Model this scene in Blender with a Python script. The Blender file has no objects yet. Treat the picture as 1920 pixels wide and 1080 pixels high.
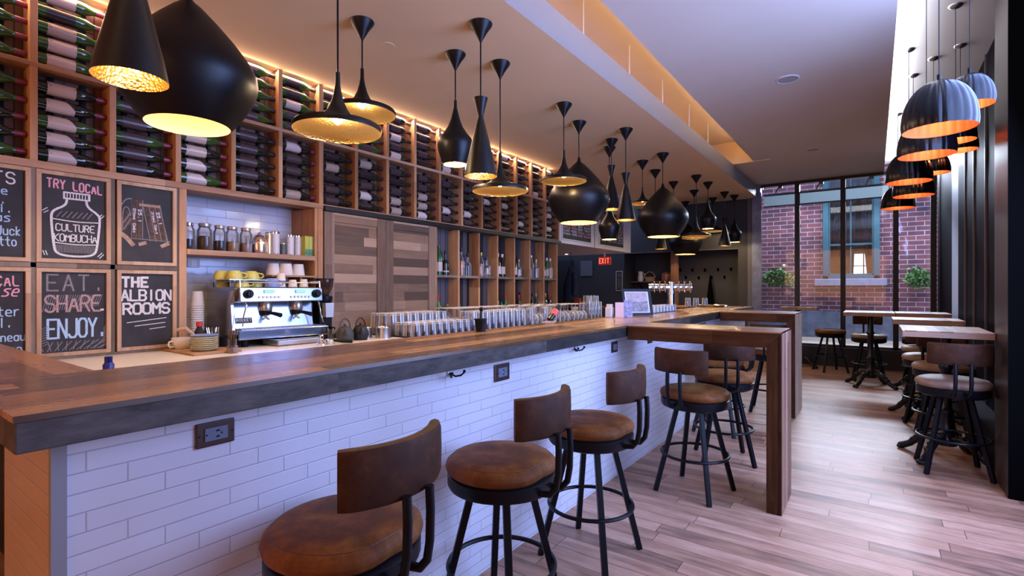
import bpy, math, random
from mathutils import Vector, Matrix

random.seed(11)
SC = bpy.context.scene
COL = SC.collection
PI = math.pi

# ------------------------------------------------------------------ camera
cam_data = bpy.data.cameras.new('camera')
cam_data.sensor_width = 36.0
cam_data.lens = 950.0 / 1920.0 * 36.0
cam_data.shift_y = 1.0 / 1920.0
cam_data.clip_start = 0.05
camera = bpy.data.objects.new('camera', cam_data)
COL.objects.link(camera)
camera.location = (0.0, 0.0, 1.15)
camera.rotation_euler = (PI / 2, 0.0, math.radians(35.5947))
SC.camera = camera

# ------------------------------------------------------------------ view
SC.view_settings.view_transform = 'Standard'
SC.view_settings.look = 'None'
SC.view_settings.gamma = 1.0
SC.view_settings.use_curve_mapping = False
SC.view_settings.exposure = 1.5
SC.cycles.max_bounces = 8
SC.cycles.diffuse_bounces = 4
SC.cycles.glossy_bounces = 4
SC.cycles.transmission_bounces = 6
SC.cycles.transparent_max_bounces = 24
SC.cycles.caustics_reflective = False
SC.cycles.caustics_refractive = False
SC.cycles.sample_clamp_indirect = 4.0

# ------------------------------------------------------------------ overcast sky
world = bpy.data.worlds.new('overcast_sky')
SC.world = world
world.use_nodes = True
wn = world.node_tree.nodes
bg = wn['Background']
bg.inputs['Color'].default_value = (0.44, 0.58, 1.0, 1.0)
bg.inputs['Strength'].default_value = 0.85

def area_light(name, loc, rot, sx, sy, power, color, spread=180):
    d = bpy.data.lights.new(name, 'AREA')
    d.shape = 'RECTANGLE'
    d.size, d.size_y = sx, sy
    d.energy = power
    d.color = color
    d.spread = math.radians(spread)
    o = bpy.data.objects.new(name, d)
    COL.objects.link(o)
    o.location = loc
    o.rotation_euler = rot
    return o

DAY = (0.30, 0.43, 1.0)
# daylight through the row of street windows on the right, beside and behind the camera
area_light('window_daylight_near', (0.76, 2.76, 1.65), (0, math.radians(74), 0), 2.3, 1.9, 52, DAY)
# unseen tungsten light behind the camera, coloured to warm the bar end tiles
area_light('tungsten_glow_front', (-1.2, -2.95, 1.5), (PI / 2, 0, 0), 3.0, 2.0, 17, (1.0, 0.43, 0.19))
# sky over the alley shining down through the far glazing onto the floor
area_light('window_daylight_glazing', (0.4, 10.9, 3.25), (math.radians(-61), 0, math.radians(-4)), 3.6, 0.3, 190, (0.72, 0.82, 1.0))
# daylight falling into the alley in front of the brick house
area_light('window_daylight_alley', (-0.4, 9.6, 4.0), (math.radians(42), 0, 0), 3.6, 0.8, 6, (0.55, 0.68, 1.0))

# ================================================================== node helpers
class NT:
    def __init__(self, name):
        self.m = bpy.data.materials.new(name)
        self.m.use_nodes = True
        self.t = self.m.node_tree
        self.bsdf = self.t.nodes['Principled BSDF']
        self.out = self.t.nodes['Material Output']

    def n(self, typ, **kw):
        nd = self.t.nodes.new(typ)
        for k, v in kw.items():
            setattr(nd, k, v)
        return nd

    def put(self, sock, val):
        if hasattr(val, 'is_output') or hasattr(val, 'links'):
            self.t.links.new(val, sock)
        elif isinstance(val, (tuple, list)) and len(val) == 3 and sock.type == 'RGBA':
            sock.default_value = (*val, 1.0)
        else:
            sock.default_value = val

    def math(self, op, a, b=0.0, c=0.0):
        nd = self.n('ShaderNodeMath', operation=op)
        self.put(nd.inputs[0], a); self.put(nd.inputs[1], b); self.put(nd.inputs[2], c)
        return nd.outputs[0]

    def comb(self, x, y, z):
        nd = self.n('ShaderNodeCombineXYZ')
        self.put(nd.inputs[0], x); self.put(nd.inputs[1], y); self.put(nd.inputs[2], z)
        return nd.outputs[0]

    def noise(self, vec, scale, detail=3.0, rough=0.55):
        nd = self.n('ShaderNodeTexNoise')
        if vec is not None:
            self.put(nd.inputs['Vector'], vec)
        nd.inputs['Scale'].default_value = scale
        nd.inputs['Detail'].default_value = detail
        nd.inputs['Roughness'].default_value = rough
        return nd.outputs[0]

    def ramp(self, fac, stops):
        nd = self.n('ShaderNodeValToRGB')
        e = nd.color_ramp.elements
        while len(e) < len(stops):
            e.new(0.5)
        for k, (p, c) in enumerate(stops):
            e[k].position = p
            e[k].color = (*c, 1.0)
        self.put(nd.inputs[0], fac)
        return nd.outputs[0]

    def mix(self, fac, a, b, blend='MIX'):
        nd = self.n('ShaderNodeMix', data_type='RGBA', blend_type=blend)
        self.put(nd.inputs[0], fac); self.put(nd.inputs[6], a); self.put(nd.inputs[7], b)
        return nd.outputs[2]

    def bump(self, height, strength=0.3, dist=0.01):
        nd = self.n('ShaderNodeBump')
        nd.inputs['Strength'].default_value = strength
        nd.inputs['Distance'].default_value = dist
        self.put(nd.inputs['Height'], height)
        self.t.links.new(nd.outputs[0], self.bsdf.inputs['Normal'])

    def pos(self):
        g = self.n('ShaderNodeNewGeometry')
        s = self.n('ShaderNodeSeparateXYZ')
        self.t.links.new(g.outputs['Position'], s.inputs[0])
        return g.outputs['Position'], {'x': s.outputs[0], 'y': s.outputs[1], 'z': s.outputs[2]}

    def objpos(self):
        g = self.n('ShaderNodeTexCoord')
        s = self.n('ShaderNodeSeparateXYZ')
        self.t.links.new(g.outputs['Object'], s.inputs[0])
        return g.outputs['Object'], {'x': s.outputs[0], 'y': s.outputs[1], 'z': s.outputs[2]}

    def set(self, **kw):
        for k, v in kw.items():
            self.put(self.bsdf.inputs[k.replace('_', ' ')], v)
        return self.m


def plain(name, col, rough=0.5, metal=0.0, vary=0.0, scale=20.0, spec=0.5, bump=0.0, coat=0.0):
    t = NT(name)
    p, _ = t.objpos()
    if vary > 0 or bump > 0:
        nz = t.noise(p, scale, 4)
        lo = tuple(max(0, c * (1 - vary)) for c in col)
        hi = tuple(min(1, c * (1 + vary)) for c in col)
        t.set(Base_Color=t.ramp(nz, [(0.3, lo), (0.7, hi)]))
        if bump > 0:
            t.bump(nz, bump, 0.004)
    else:
        t.set(Base_Color=col)
    t.bsdf.inputs['Specular IOR Level'].default_value = spec
    t.bsdf.inputs['Coat Weight'].default_value = coat
    t.bsdf.inputs['Coat Roughness'].default_value = 0.15
    return t.set(Roughness=rough, Metallic=metal)


def wood(name, dark, mid, light, along='y', across='x', w=0.1, L=1.2, rough=0.45, var=0.55, seam=0.012,
         bump=0.25, stretch=(2.0, 40.0), spec=0.4, seamdark=0.3, coat=0.0, seed=0.0, shift=0.0):
    t = NT(name)
    _, P = t.pos()
    third = [k for k in 'xyz' if k not in (along, across)][0]
    a, b, c = P[along], t.math('ADD', P[across], 50.0 + shift), P[third]
    br = t.math('DIVIDE', b, w)
    bi = t.math('FLOOR', br)
    w1 = t.n('ShaderNodeTexWhiteNoise', noise_dimensions='1D')
    t.put(w1.inputs['W'], t.math('ADD', bi, seed))
    ao = t.math('DIVIDE', t.math('ADD', a, t.math('MULTIPLY', w1.outputs['Value'], L * 3)), L)
    ai = t.math('FLOOR', ao)
    w2 = t.n('ShaderNodeTexWhiteNoise', noise_dimensions='2D')
    t.put(w2.inputs['Vector'], t.comb(bi, ai, 0.0))
    h = w2.outputs['Value']
    off = t.math('MULTIPLY', h, 37.0)
    vec = t.comb(t.math('MULTIPLY', t.math('ADD', a, off), stretch[0]),
                 t.math('MULTIPLY', t.math('ADD', b, off), stretch[1]),
                 t.math('MULTIPLY', c, stretch[1]))
    g = t.noise(vec, 1.0, 5, 0.62)
    vec2 = t.comb(t.math('MULTIPLY', t.math('ADD', a, off), 5.0), t.math('MULTIPLY', t.math('ADD', b, off), 14.0),
                  t.math('MULTIPLY', c, 14.0))
    g2 = t.noise(vec2, 1.0, 3, 0.6)
    gg = t.math('ADD', t.math('MULTIPLY', g, 0.6), t.math('MULTIPLY', g2, 0.4))
    gg = t.math('ADD', t.math('MULTIPLY', t.math('SUBTRACT', gg, 0.5), 1.7), 0.5)
    fac = t.math('ADD', t.math('MULTIPLY', h, var), t.math('MULTIPLY', gg, 1.0 - var))
    col = t.ramp(fac, [(0.18, dark), (0.5, mid), (0.85, light)])
    fb = t.math('FRACT', br)
    e1 = t.math('MINIMUM', fb, t.math('SUBTRACT', 1.0, fb))
    fa = t.math('FRACT', ao)
    e2 = t.math('MULTIPLY', t.math('MINIMUM', fa, t.math('SUBTRACT', 1.0, fa)), L / w)
    e = t.math('MINIMUM', e1, e2)
    gap = t.math('LESS_THAN', e, seam)
    col = t.mix(t.math('MULTIPLY', gap, 1.0 - seamdark), col, (dark[0] * 0.3, dark[1] * 0.3, dark[2] * 0.3))
    t.set(Base_Color=col, Roughness=t.math('ADD', rough, t.math('MULTIPLY', t.math('SUBTRACT', g, 0.5), 0.25)))
    t.bsdf.inputs['Specular IOR Level'].default_value = spec
    t.bsdf.inputs['Coat Weight'].default_value = coat
    t.bsdf.inputs['Coat Roughness'].default_value = 0.2
    t.bump(t.math('SUBTRACT', gg, t.math('MULTIPLY', gap, 1.5)), bump, 0.004)
    return t.m


def tiles(name, col, along='y', tw=0.21, th=0.0405, a0=0.33, z0=0.0, step=1 / 3, grout=(0.55, 0.55, 0.56), rough=0.22,
          vary=0.05, gw=0.03):
    t = NT(name)
    p, P = t.pos()
    r = t.math('DIVIDE', t.math('SUBTRACT', P['z'], z0 - 10 * th), th)
    ri = t.math('FLOOR', r)
    a = t.math('DIVIDE', t.math('SUBTRACT', P[along], a0 - 20 * tw), tw)
    a = t.math('ADD', a, t.math('MULTIPLY', ri, step))
    ai = t.math('FLOOR', a)
    fr, fa = t.math('FRACT', r), t.math('FRACT', a)
    er = t.math('MINIMUM', fr, t.math('SUBTRACT', 1.0, fr))
    ea = t.math('MULTIPLY', t.math('MINIMUM', fa, t.math('SUBTRACT', 1.0, fa)), tw / th)
    e = t.math('MINIMUM', er, ea)
    m = t.n('ShaderNodeMapRange', interpolation_type='SMOOTHSTEP')
    t.put(m.inputs['Value'], e)
    m.inputs['From Min'].default_value = gw * 0.6
    m.inputs['From Max'].default_value = gw * 1.8
    w2 = t.n('ShaderNodeTexWhiteNoise', noise_dimensions='2D')
    t.put(w2.inputs['Vector'], t.comb(ri, ai, 0.0))
    lo = tuple(c * (1 - vary) for c in col)
    tc = t.mix(w2.outputs['Value'], lo, col)
    t.set(Base_Color=t.mix(m.outputs[0], grout, tc))
    wav = t.noise(p, 14.0, 2)
    t.bump(t.math('ADD', m.outputs[0], t.math('MULTIPLY', wav, 0.5)), 0.35, 0.004)
    return t.set(Roughness=rough)


def glow(name, col, strength):
    t = NT(name)
    return t.set(Base_Color=col, Emission_Color=col, Emission_Strength=strength)


def clear_glass(name, tint=(1, 1, 1), body=0.0, gloss=1.0, body_col=(0.9, 0.93, 1.0), alpha=None):
    t = NT(name)
    t.t.nodes.remove(t.bsdf)
    tr = t.n('ShaderNodeBsdfTransparent'); t.put(tr.inputs[0], tint)
    gl = t.n('ShaderNodeBsdfGlossy'); gl.inputs['Roughness'].default_value = 0.03
    fr = t.n('ShaderNodeFresnel'); fr.inputs['IOR'].default_value = 1.45
    mx = t.n('ShaderNodeMixShader')
    t.put(mx.inputs[0], t.math('MULTIPLY', fr.outputs[0], gloss))
    t.t.links.new(tr.outputs[0], mx.inputs[1]); t.t.links.new(gl.outputs[0], mx.inputs[2])
    last = mx.outputs[0]
    if body > 0:
        lw = t.n('ShaderNodeLayerWeight'); lw.inputs['Blend'].default_value = 0.5
        bf = t.math('MULTIPLY', t.math('POWER', lw.outputs['Facing'], 1.1), body)
        df = t.n('ShaderNodeBsdfDiffuse'); t.put(df.inputs[0], body_col)
        m2 = t.n('ShaderNodeMixShader'); t.put(m2.inputs[0], bf)
        t.t.links.new(last, m2.inputs[1]); t.t.links.new(df.outputs[0], m2.inputs[2])
        last = m2.outputs[0]
    t.t.links.new(last, t.out.inputs[0])
    return t.m


# ================================================================== mesh builder
class MB:
    def __init__(self):
        self.v, self.f, self.mi, self.sm = [], [], [], []

    def add(self, vs, fs, mat=0, smooth=False):
        k = len(self.v)
        self.v += [tuple(p) for p in vs]
        for f in fs:
            self.f.append(tuple(i + k for i in f)); self.mi.append(mat); self.sm.append(smooth)
        return self

    def box(self, x0, x1, y0, y1, z0, z1, mat=0):
        x0, x1 = sorted((x0, x1)); y0, y1 = sorted((y0, y1)); z0, z1 = sorted((z0, z1))
        return self.add([(x0, y0, z0), (x1, y0, z0), (x1, y1, z0), (x0, y1, z0), (x0, y0, z1), (x1, y0, z1), (x1, y1, z1), (x0, y1, z1)],
                        [(0, 3, 2, 1), (4, 5, 6, 7), (0, 1, 5, 4), (1, 2, 6, 5), (2, 3, 7, 6), (3, 0, 4, 7)], mat)

    def bar(self, p, q, wx, wy, mat=0, up=(0, 0, 1)):
        p, q = Vector(p), Vector(q)
        d = (q - p).normalized()
        u = Vector(up)
        s = d.cross(u)
        if s.length < 1e-4:
            s = d.cross(Vector((1, 0, 0)))
        s.normalize(); u = s.cross(d).normalized()
        vs = []
        for c in (p, q):
            for a, b in ((-1, -1), (1, -1), (1, 1), (-1, 1)):
                vs.append(c + s * a * wx / 2 + u * b * wy / 2)
        return self.add(vs, [(3, 2, 1, 0), (4, 5, 6, 7), (0, 1, 5, 4), (1, 2, 6, 5), (2, 3, 7, 6), (3, 0, 4, 7)], mat)

    def lathe(self, prof, n=32, c=(0, 0, 0), mat=0, axis='z', smooth=True, lobes=0, amp=0.0):
        vs, fs = [], []
        for (r, z) in prof:
            for k in range(n):
                a = 2 * PI * k / n
                rr = r
                if lobes:
                    rr = r * (1 - amp + amp * abs(math.cos(a * lobes / 2)) ** 0.7)
                x, y = rr * math.cos(a), rr * math.sin(a)
                if axis == 'z': p = (x, y, z)
                elif axis == 'y': p = (x, z, -y)
                else: p = (z, x, y)
                vs.append((p[0] + c[0], p[1] + c[1], p[2] + c[2]))
        for i in range(len(prof) - 1):
            for k in range(n):
                k2 = (k + 1) % n
                fs.append((i * n + k, i * n + k2, (i + 1) * n + k2, (i + 1) * n + k))
        if prof[0][0] > 1e-5 and len(prof) > 1:
            pass
        return self.add(vs, fs, mat, smooth)

    def cyl(self, c, r, h, n=24, mat=0, axis='z', r2=None, smooth=True):
        r2 = r if r2 is None else r2
        return self.lathe([(0.0001, 0), (r, 0), (r2, h), (0.0001, h)], n, c, mat, axis, smooth)

    def tube(self, pts, r, n=8, mat=0, closed=False, smooth=True):
        P = [Vector(p) for p in pts]
        m = len(P)
        rs = r if isinstance(r, (list, tuple)) else [r] * m
        vs, fs = [], []
        prev = None
        for i in range(m):
            if closed:
                d = (P[(i + 1) % m] - P[i - 1]).normalized()
            else:
                d = (P[min(i + 1, m - 1)] - P[max(i - 1, 0)]).normalized()
            if prev is None:
                u = d.cross(Vector((0, 0, 1)))
                if u.length < 1e-3: u = d.cross(Vector((1, 0, 0)))
            else:
                u = prev - d * prev.dot(d)
            u.normalize(); prev = u
            w = d.cross(u)
            for k in range(n):
                a = 2 * PI * k / n
                vs.append(P[i] + (u * math.cos(a) + w * math.sin(a)) * rs[i])
        rng = m if closed else m - 1
        for i in range(rng):
            j = (i + 1) % m
            for k in range(n):
                k2 = (k + 1) % n
                fs.append((i * n + k, i * n + k2, j * n + k2, j * n + k))
        if not closed:
            fs.append(tuple(range(n - 1, -1, -1)))
            fs.append(tuple((m - 1) * n + k for k in range(n)))
        return self.add(vs, fs, mat, smooth)

    def prism(self, poly, lo, hi, fn=lambda a, b, h: (a, b, h), mat=0, smooth=False):
        n = len(poly)
        vs = [fn(a, b, lo) for a, b in poly] + [fn(a, b, hi) for a, b in poly]
        fs = [tuple(range(n - 1, -1, -1)), tuple(range(n, 2 * n))]
        fs += [(i, (i + 1) % n, n + (i + 1) % n, n + i) for i in range(n)]
        return self.add(vs, fs, mat, smooth)

    def grid(self, fn, nu, nv, mat=0, smooth=True):
        vs = [fn(i / nu, j / nv) for i in range(nu + 1) for j in range(nv + 1)]
        fs = [(i * (nv + 1) + j, (i + 1) * (nv + 1) + j, (i + 1) * (nv + 1) + j + 1, i * (nv + 1) + j + 1)
              for i in range(nu) for j in range(nv)]
        return self.add(vs, fs, mat, smooth)

    def ball(self, c, r, n=16, m=10, mat=0, sx=1, sy=1, sz=1):
        return self.grid(lambda u, v: (c[0] + r * sx * math.sin(PI * v) * math.cos(2 * PI * u),
                                       c[1] + r * sy * math.sin(PI * v) * math.sin(2 * PI * u),
                                       c[2] + r * sz * math.cos(PI * v)), n, m, mat)


def root_loc(o):
    while o.parent:
        o = o.parent
    return o.location


def obj(name, mb, mats, parent=None, bevel=0.0, kind=None, world=True, seg=2, loc=None):
    me = bpy.data.meshes.new(name)
    vs = mb.v
    if parent is not None and world:
        L = root_loc(parent)
        vs = [(x - L[0], y - L[1], z - L[2]) for x, y, z in vs]
    if loc is not None:
        vs = [(x - loc[0], y - loc[1], z - loc[2]) for x, y, z in vs]
    me.from_pydata(vs, [], mb.f)
    mats = mats if isinstance(mats, (list, tuple)) else [mats]
    for m in mats:
        me.materials.append(m)
    me.polygons.foreach_set('material_index', mb.mi)
    me.polygons.foreach_set('use_smooth', mb.sm)
    me.update()
    if any(mb.sm):
        me.set_sharp_from_angle(angle=math.radians(38))
    o = bpy.data.objects.new(name, me)
    COL.objects.link(o)
    if parent is not None:
        o.parent = parent
    if loc is not None:
        o.location = loc
    if kind:
        o['kind'] = kind
    if bevel > 0:
        b = o.modifiers.new('bevel', 'BEVEL')
        b.width = bevel; b.segments = seg; b.limit_method = 'ANGLE'; b.angle_limit = math.radians(40)
    return o


def thing(name, label, cat, loc=(0, 0, 0), rz=0.0, group=None):
    o = bpy.data.objects.new(name, None)
    o.empty_display_size = 0.05
    COL.objects.link(o)
    o.location = loc
    o.rotation_euler = (0, 0, rz)
    o['label'] = label; o['category'] = cat
    if group: o['group'] = group
    return o


def tag(o, label, cat, group=None):
    o['label'] = label; o['category'] = cat
    if group: o['group'] = group
    return o


def struct(name, mb, mat, bevel=0.0):
    return obj(name, mb, mat, None, bevel, 'structure')


def dup(src, loc=None, rz=None, label=None, group=None):
    def rec(o, par):
        c = o.copy()
        COL.objects.link(c)
        if par is not None:
            c.parent = par
        for ch in list(o.children):
            rec(ch, c)
        return c
    r = rec(src, None)
    if loc is not None: r.location = loc
    if rz is not None: r.rotation_euler = (0, 0, rz)
    if label: r['label'] = label
    if group: r['group'] = group
    return r


ORD = ['zeroth', 'first', 'second', 'third', 'fourth', 'fifth', 'sixth', 'seventh', 'eighth', 'ninth', 'tenth', 'eleventh',
       'twelfth', 'thirteenth', 'fourteenth', 'fifteenth', 'sixteenth', 'seventeenth', 'eighteenth', 'nineteenth', 'twentieth']

# ------------------------------------------------------------------ single-stroke chalk lettering (grid 4 wide, 6 high)
STROKES = {
 'A': "00 26 40;12 32", 'B': "00 06 36 45 44 33 03;33 42 41 30 00", 'C': "45 36 16 05 01 10 30 41", 'D': "00 06 26 44 42 20 00",
 'E': "46 06 00 40;03 33", 'F': "46 06 00;03 33", 'G': "45 36 16 05 01 10 30 41 43 23", 'H': "00 06;40 46;03 43", 'I': "20 26",
 'J': "46 41 30 10 01", 'K': "00 06;46 03 40", 'L': "06 00 40", 'M': "00 06 23 46 40", 'N': "00 06 40 46",
 'O': "10 01 05 16 36 45 41 30 10", 'P': "00 06 36 45 44 33 03", 'R': "00 06 36 45 44 33 03;23 40",
 'S': "45 36 16 05 04 13 33 42 41 30 10 01", 'T': "06 46;20 26", 'U': "06 01 10 30 41 46", 'V': "06 20 46", 'X': "00 46;06 40",
 'Y': "06 23 46;23 20", '.': "20 21", '2': "05 16 36 45 44 00 40", '5': "46 06 04 34 43 41 30 10 01", '-': "03 43", '1': "15 26 20",
 'a': "43 34 14 03 01 10 30 41;44 40", 'b': "06 00 30 41 43 34 04", 'c': "43 34 14 03 01 10 30 41", 'd': "46 40 10 01 03 14 44",
 'e': "02 42 43 34 14 03 01 10 40", 'g': "44 14 03 01 10 40;44 4a 3b 1b", 'i': "24 20;25 26", 'k': "06 00;34 02 30", 'l': "26 20",
 'n': "04 00;03 14 34 43 40", 'o': "10 01 03 14 34 43 41 30 10", 'p': "04 0b;04 34 43 41 30 00", 'r': "04 00;02 14 34",
 's': "44 14 03 32 41 30 00", 't': "26 21 30 40;04 44", 'u': "04 01 10 30 41;44 40", 'w': "04 10 22 30 44", 'O2': "",
}


def chaikin(p):
    if len(p) < 3: return p
    q = [p[0]]
    for a, b in zip(p[:-1], p[1:]):
        q.append((a[0] * .75 + b[0] * .25, a[1] * .75 + b[1] * .25)); q.append((a[0] * .25 + b[0] * .75, a[1] * .25 + b[1] * .75))
    q.append(p[-1])
    return q


def ribbon(mb, pts, w, fn, mat=0):
    for a, b in zip(pts[:-1], pts[1:]):
        dx, dy = b[0] - a[0], b[1] - a[1]
        l = math.hypot(dx, dy)
        if l < 1e-6: continue
        ex, ey = dx / l * w * .35, dy / l * w * .35
        nx, ny = -dy / l * w / 2, dx / l * w / 2
        q = [(a[0] - ex + nx, a[1] - ey + ny), (a[0] - ex - nx, a[1] - ey - ny), (b[0] + ex - nx, b[1] + ey - ny), (b[0] + ex + nx, b[1] + ey + ny)]
        p3 = [Vector(fn(*p)) for p in q]
        nn = (p3[1] - p3[0]).cross(p3[3] - p3[0]).normalized() * (1.2e-5 * (len(mb.f) % 60))
        mb.add([p + nn for p in p3], [(0, 1, 2, 3)], mat)


def write(mb, text, u0, v0, h, width, w, fn, mat=0, soft=True, slant=0.0, rise=0.0, rot=0.0, gap=0.35):
    n = max(1, len(text))
    adv = width / (n - gap * 0.3)
    cw = adv * (1 - gap)
    ca, sa = math.cos(rot), math.sin(rot)
    for k, ch in enumerate(text):
        if ch not in STROKES: continue
        for part in STROKES[ch].split(';'):
            pts = []
            for tok in part.split():
                x = int(tok[0]) / 4.0
                y = {'a': -1, 'b': -2}.get(tok[1])
                y = (int(tok[1]) if y is None else y) / 6.0
                a, b = k * adv + x * cw + slant * y * h, y * h + rise * k
                pts.append((u0 + a * ca - b * sa, v0 + a * sa + b * ca))
            if soft: pts = chaikin(pts)
            ribbon(mb, pts, w, fn, mat)

# ================================================================== materials
M = {}
M['floor'] = wood('plank_floor', (0.090, 0.052, 0.038), (0.38, 0.200, 0.118), (0.62, 0.375, 0.245), 'x', 'y', 0.095, 0.85, 0.42, 0.30, 0.020, 0.10, (2.4, 24.0), 0.35)
M['deck'] = wood('outside_deck', (0.13, 0.10, 0.075), (0.22, 0.17, 0.13), (0.30, 0.25, 0.20), 'x', 'y', 0.14, 2.4, 0.7, 0.5, 0.02)
M['bartop'] = wood('bar_top_wood', (0.075, 0.026, 0.009), (0.28, 0.110, 0.034), (0.52, 0.25, 0.085), 'y', 'x', 0.085, 1.2, 0.26, 0.72, 0.020, 0.15, (2.0, 30.0), 0.5, coat=0.25)
M['bartop_cross'] = wood('bar_return_wood', (0.10, 0.038, 0.014), (0.24, 0.100, 0.040), (0.40, 0.20, 0.090), 'x', 'y', 0.11, 1.6, 0.30, 0.5, 0.012, 0.15, (2.0, 30.0), 0.5, coat=0.25)
M['apron'] = wood('sawn_edge_wood', (0.007, 0.006, 0.006), (0.030, 0.025, 0.023), (0.12, 0.10, 0.088), 'y', 'z', 0.5, 1.1, 0.6, 0.45, 0.0, 0.5, (14.0, 40.0), 0.2)
M['leg_wood'] = wood('leg_wood', (0.10, 0.042, 0.022), (0.22, 0.105, 0.062), (0.38, 0.21, 0.14), 'z', 'y', 0.062, 1.4, 0.4, 0.5, 0.03, 0.2, (2.5, 35.0), 0.4)
M['leg_daylit'] = wood('daylit_leg_wood', (0.52, 0.39, 0.27), (0.68, 0.55, 0.41), (0.84, 0.73, 0.58), 'z', 'y', 0.07, 1.4, 0.5, 0.5, 0.03, 0.2, (2.5, 35.0), 0.4)  # light falling on the outer leg face is put into this wood colour
M['dark_edge'] = wood('dark_edge_wood', (0.016, 0.005, 0.002), (0.055, 0.019, 0.006), (0.12, 0.050, 0.017), 'x', 'z', 0.4, 1.7, 0.5, 0.3, 0.0, 0.25, (3.0, 40.0), 0.12)
M['dark_leg'] = wood('dark_leg_wood', (0.014, 0.005, 0.002), (0.046, 0.017, 0.006), (0.10, 0.042, 0.016), 'z', 'x', 0.4, 1.7, 0.5, 0.3, 0.0, 0.25, (3.0, 40.0), 0.12)
M['rack_v'] = wood('rack_wood_upright', (0.24, 0.10, 0.04), (0.46, 0.23, 0.105), (0.64, 0.38, 0.20), 'z', 'y', 0.31, 1.9, 0.6, 0.4, 0.0, 0.3, (2.0, 34.0), 0.3, shift=0.15)
M['rack_h'] = wood('rack_wood_level', (0.24, 0.115, 0.055), (0.45, 0.25, 0.135), (0.62, 0.40, 0.24), 'y', 'z', 0.6, 1.5, 0.6, 0.4, 0.0, 0.3, (2.0, 34.0), 0.3)
M['grey_wood'] = wood('weathered_wood', (0.10, 0.075, 0.055), (0.20, 0.15, 0.11), (0.34, 0.26, 0.20), 'z', 'y', 0.4, 1.5, 0.7, 0.4, 0.0, 0.4, (3.0, 40.0), 0.2)
M['pale_frame'] = wood('pale_frame_wood', (0.36, 0.20, 0.11), (0.56, 0.36, 0.21), (0.72, 0.52, 0.34), 'z', 'y', 0.29, 0.7, 0.6, 0.4, 0.0, 0.3, (2.5, 40.0), 0.3)
M['door_planks'] = wood('barn_planks', (0.095, 0.062, 0.044), (0.26, 0.160, 0.100), (0.46, 0.305, 0.195), 'y', 'z', 0.072, 0.62, 0.65, 0.72, 0.012, 0.3, (3.0, 32.0), 0.25)
M['door_stile'] = wood('barn_stile', (0.14, 0.085, 0.055), (0.25, 0.16, 0.11), (0.38, 0.26, 0.18), 'z', 'y', 0.09, 1.5, 0.65, 0.6, 0.0, 0.3, (3.0, 36.0), 0.25, shift=0.02)
M['back_slats'] = wood('rack_back_slats', (0.10, 0.045, 0.030), (0.20, 0.095, 0.065), (0.30, 0.16, 0.12), 'z', 'y', 0.062, 1.0, 0.6, 0.6, 0.06, 0.3, (2.0, 30.0), 0.3)
M['grey_slats'] = wood('grey_back_slats', (0.012, 0.011, 0.014), (0.035, 0.033, 0.040), (0.11, 0.10, 0.115), 'z', 'y', 0.065, 2.0, 0.6, 0.8, 0.05, 0.2, (2.0, 30.0), 0.3)
M['table_top'] = wood('table_boards', (0.20, 0.115, 0.075), (0.40, 0.26, 0.185), (0.58, 0.43, 0.33), 'y', 'x', 0.06, 2.5, 0.42, 0.75, 0.012, 0.15, (2.0, 32.0), 0.4)
M['table_edge'] = wood('table_edge_wood', (0.16, 0.085, 0.045), (0.30, 0.175, 0.10), (0.44, 0.29, 0.19), 'x', 'z', 0.3, 1.5, 0.45, 0.5, 0.0, 0.2, (3.0, 36.0), 0.4)
M['bar_tile'] = tiles('bar_front_tile', (0.64, 0.63, 0.67), 'y', 0.21, 0.0405, 0.33, 0.70, grout=(0.42, 0.42, 0.45))
M['bar_tile_end_warm_lit'] = tiles('bar_end_tile_warm_lit', (0.56, 0.40, 0.30), 'x', 0.21, 0.0405, -1.29, 0.70, grout=(0.42, 0.40, 0.38))  # dim warm light on the bar end is put into this brown
M['niche_tile'] = tiles('niche_tile', (0.66, 0.64, 0.70), 'y', 0.24, 0.055, 1.3, 0.8, 0.5, grout=(0.48, 0.46, 0.52), rough=0.12)
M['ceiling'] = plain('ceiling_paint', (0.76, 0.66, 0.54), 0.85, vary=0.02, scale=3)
M['soffit'] = plain('soffit_warm_lit', (0.90, 0.64, 0.35), 0.8, vary=0.02, scale=3)  # warm bounce light from the bar is put into this colour
M['fascia'] = plain('fascia_paint', (0.25, 0.25, 0.26), 0.6)
M['wall_dark'] = plain('charcoal_paint', (0.030, 0.030, 0.036), 0.6, vary=0.12, scale=2)
M['wall_black'] = plain('black_paint', (0.012, 0.012, 0.016), 0.5)
M['wall_grey'] = plain('grey_paint', (0.11, 0.11, 0.135), 0.6)
M['white_paint'] = plain('white_paint', (0.74, 0.73, 0.75), 0.6)
M['warm_wall'] = plain('warm_wall_paint', (0.55, 0.45, 0.38), 0.8)
M['steel_panel'] = plain('dark_steel_panel', (0.006, 0.005, 0.009), 0.5, 0.0, 0.4, 3, 0.015)
M['steel_seam'] = plain('steel_seam', (0.10, 0.09, 0.11), 0.4, 0.3)
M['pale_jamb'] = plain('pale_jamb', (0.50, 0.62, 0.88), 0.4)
M['column_black'] = plain('black_column_paint', (0.003, 0.003, 0.003), 0.9, spec=0.0)
M['column_side'] = plain('column_side_reflection', (0.045, 0.028, 0.026), 0.4, 0.4, 0.3, 4)  # red-brown reflection on the column's side is put into its colour
M['blue_steel'] = plain('blue_grey_steel', (0.15, 0.18, 0.30), 0.45, 0.5, 0.25, 9)
M['black_metal'] = plain('black_powder_metal', (0.004, 0.0045, 0.007), 0.36, 0.0, spec=0.22)
M['mullion'] = plain('black_mullion', (0.008, 0.008, 0.010), 0.5)
M['blind'] = plain('grey_blind_fabric', (0.26, 0.30, 0.33), 0.9)
M['slate'] = plain('chalkboard_slate', (0.030, 0.028, 0.030), 0.7, 0.0, 0.45, 6)
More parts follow.
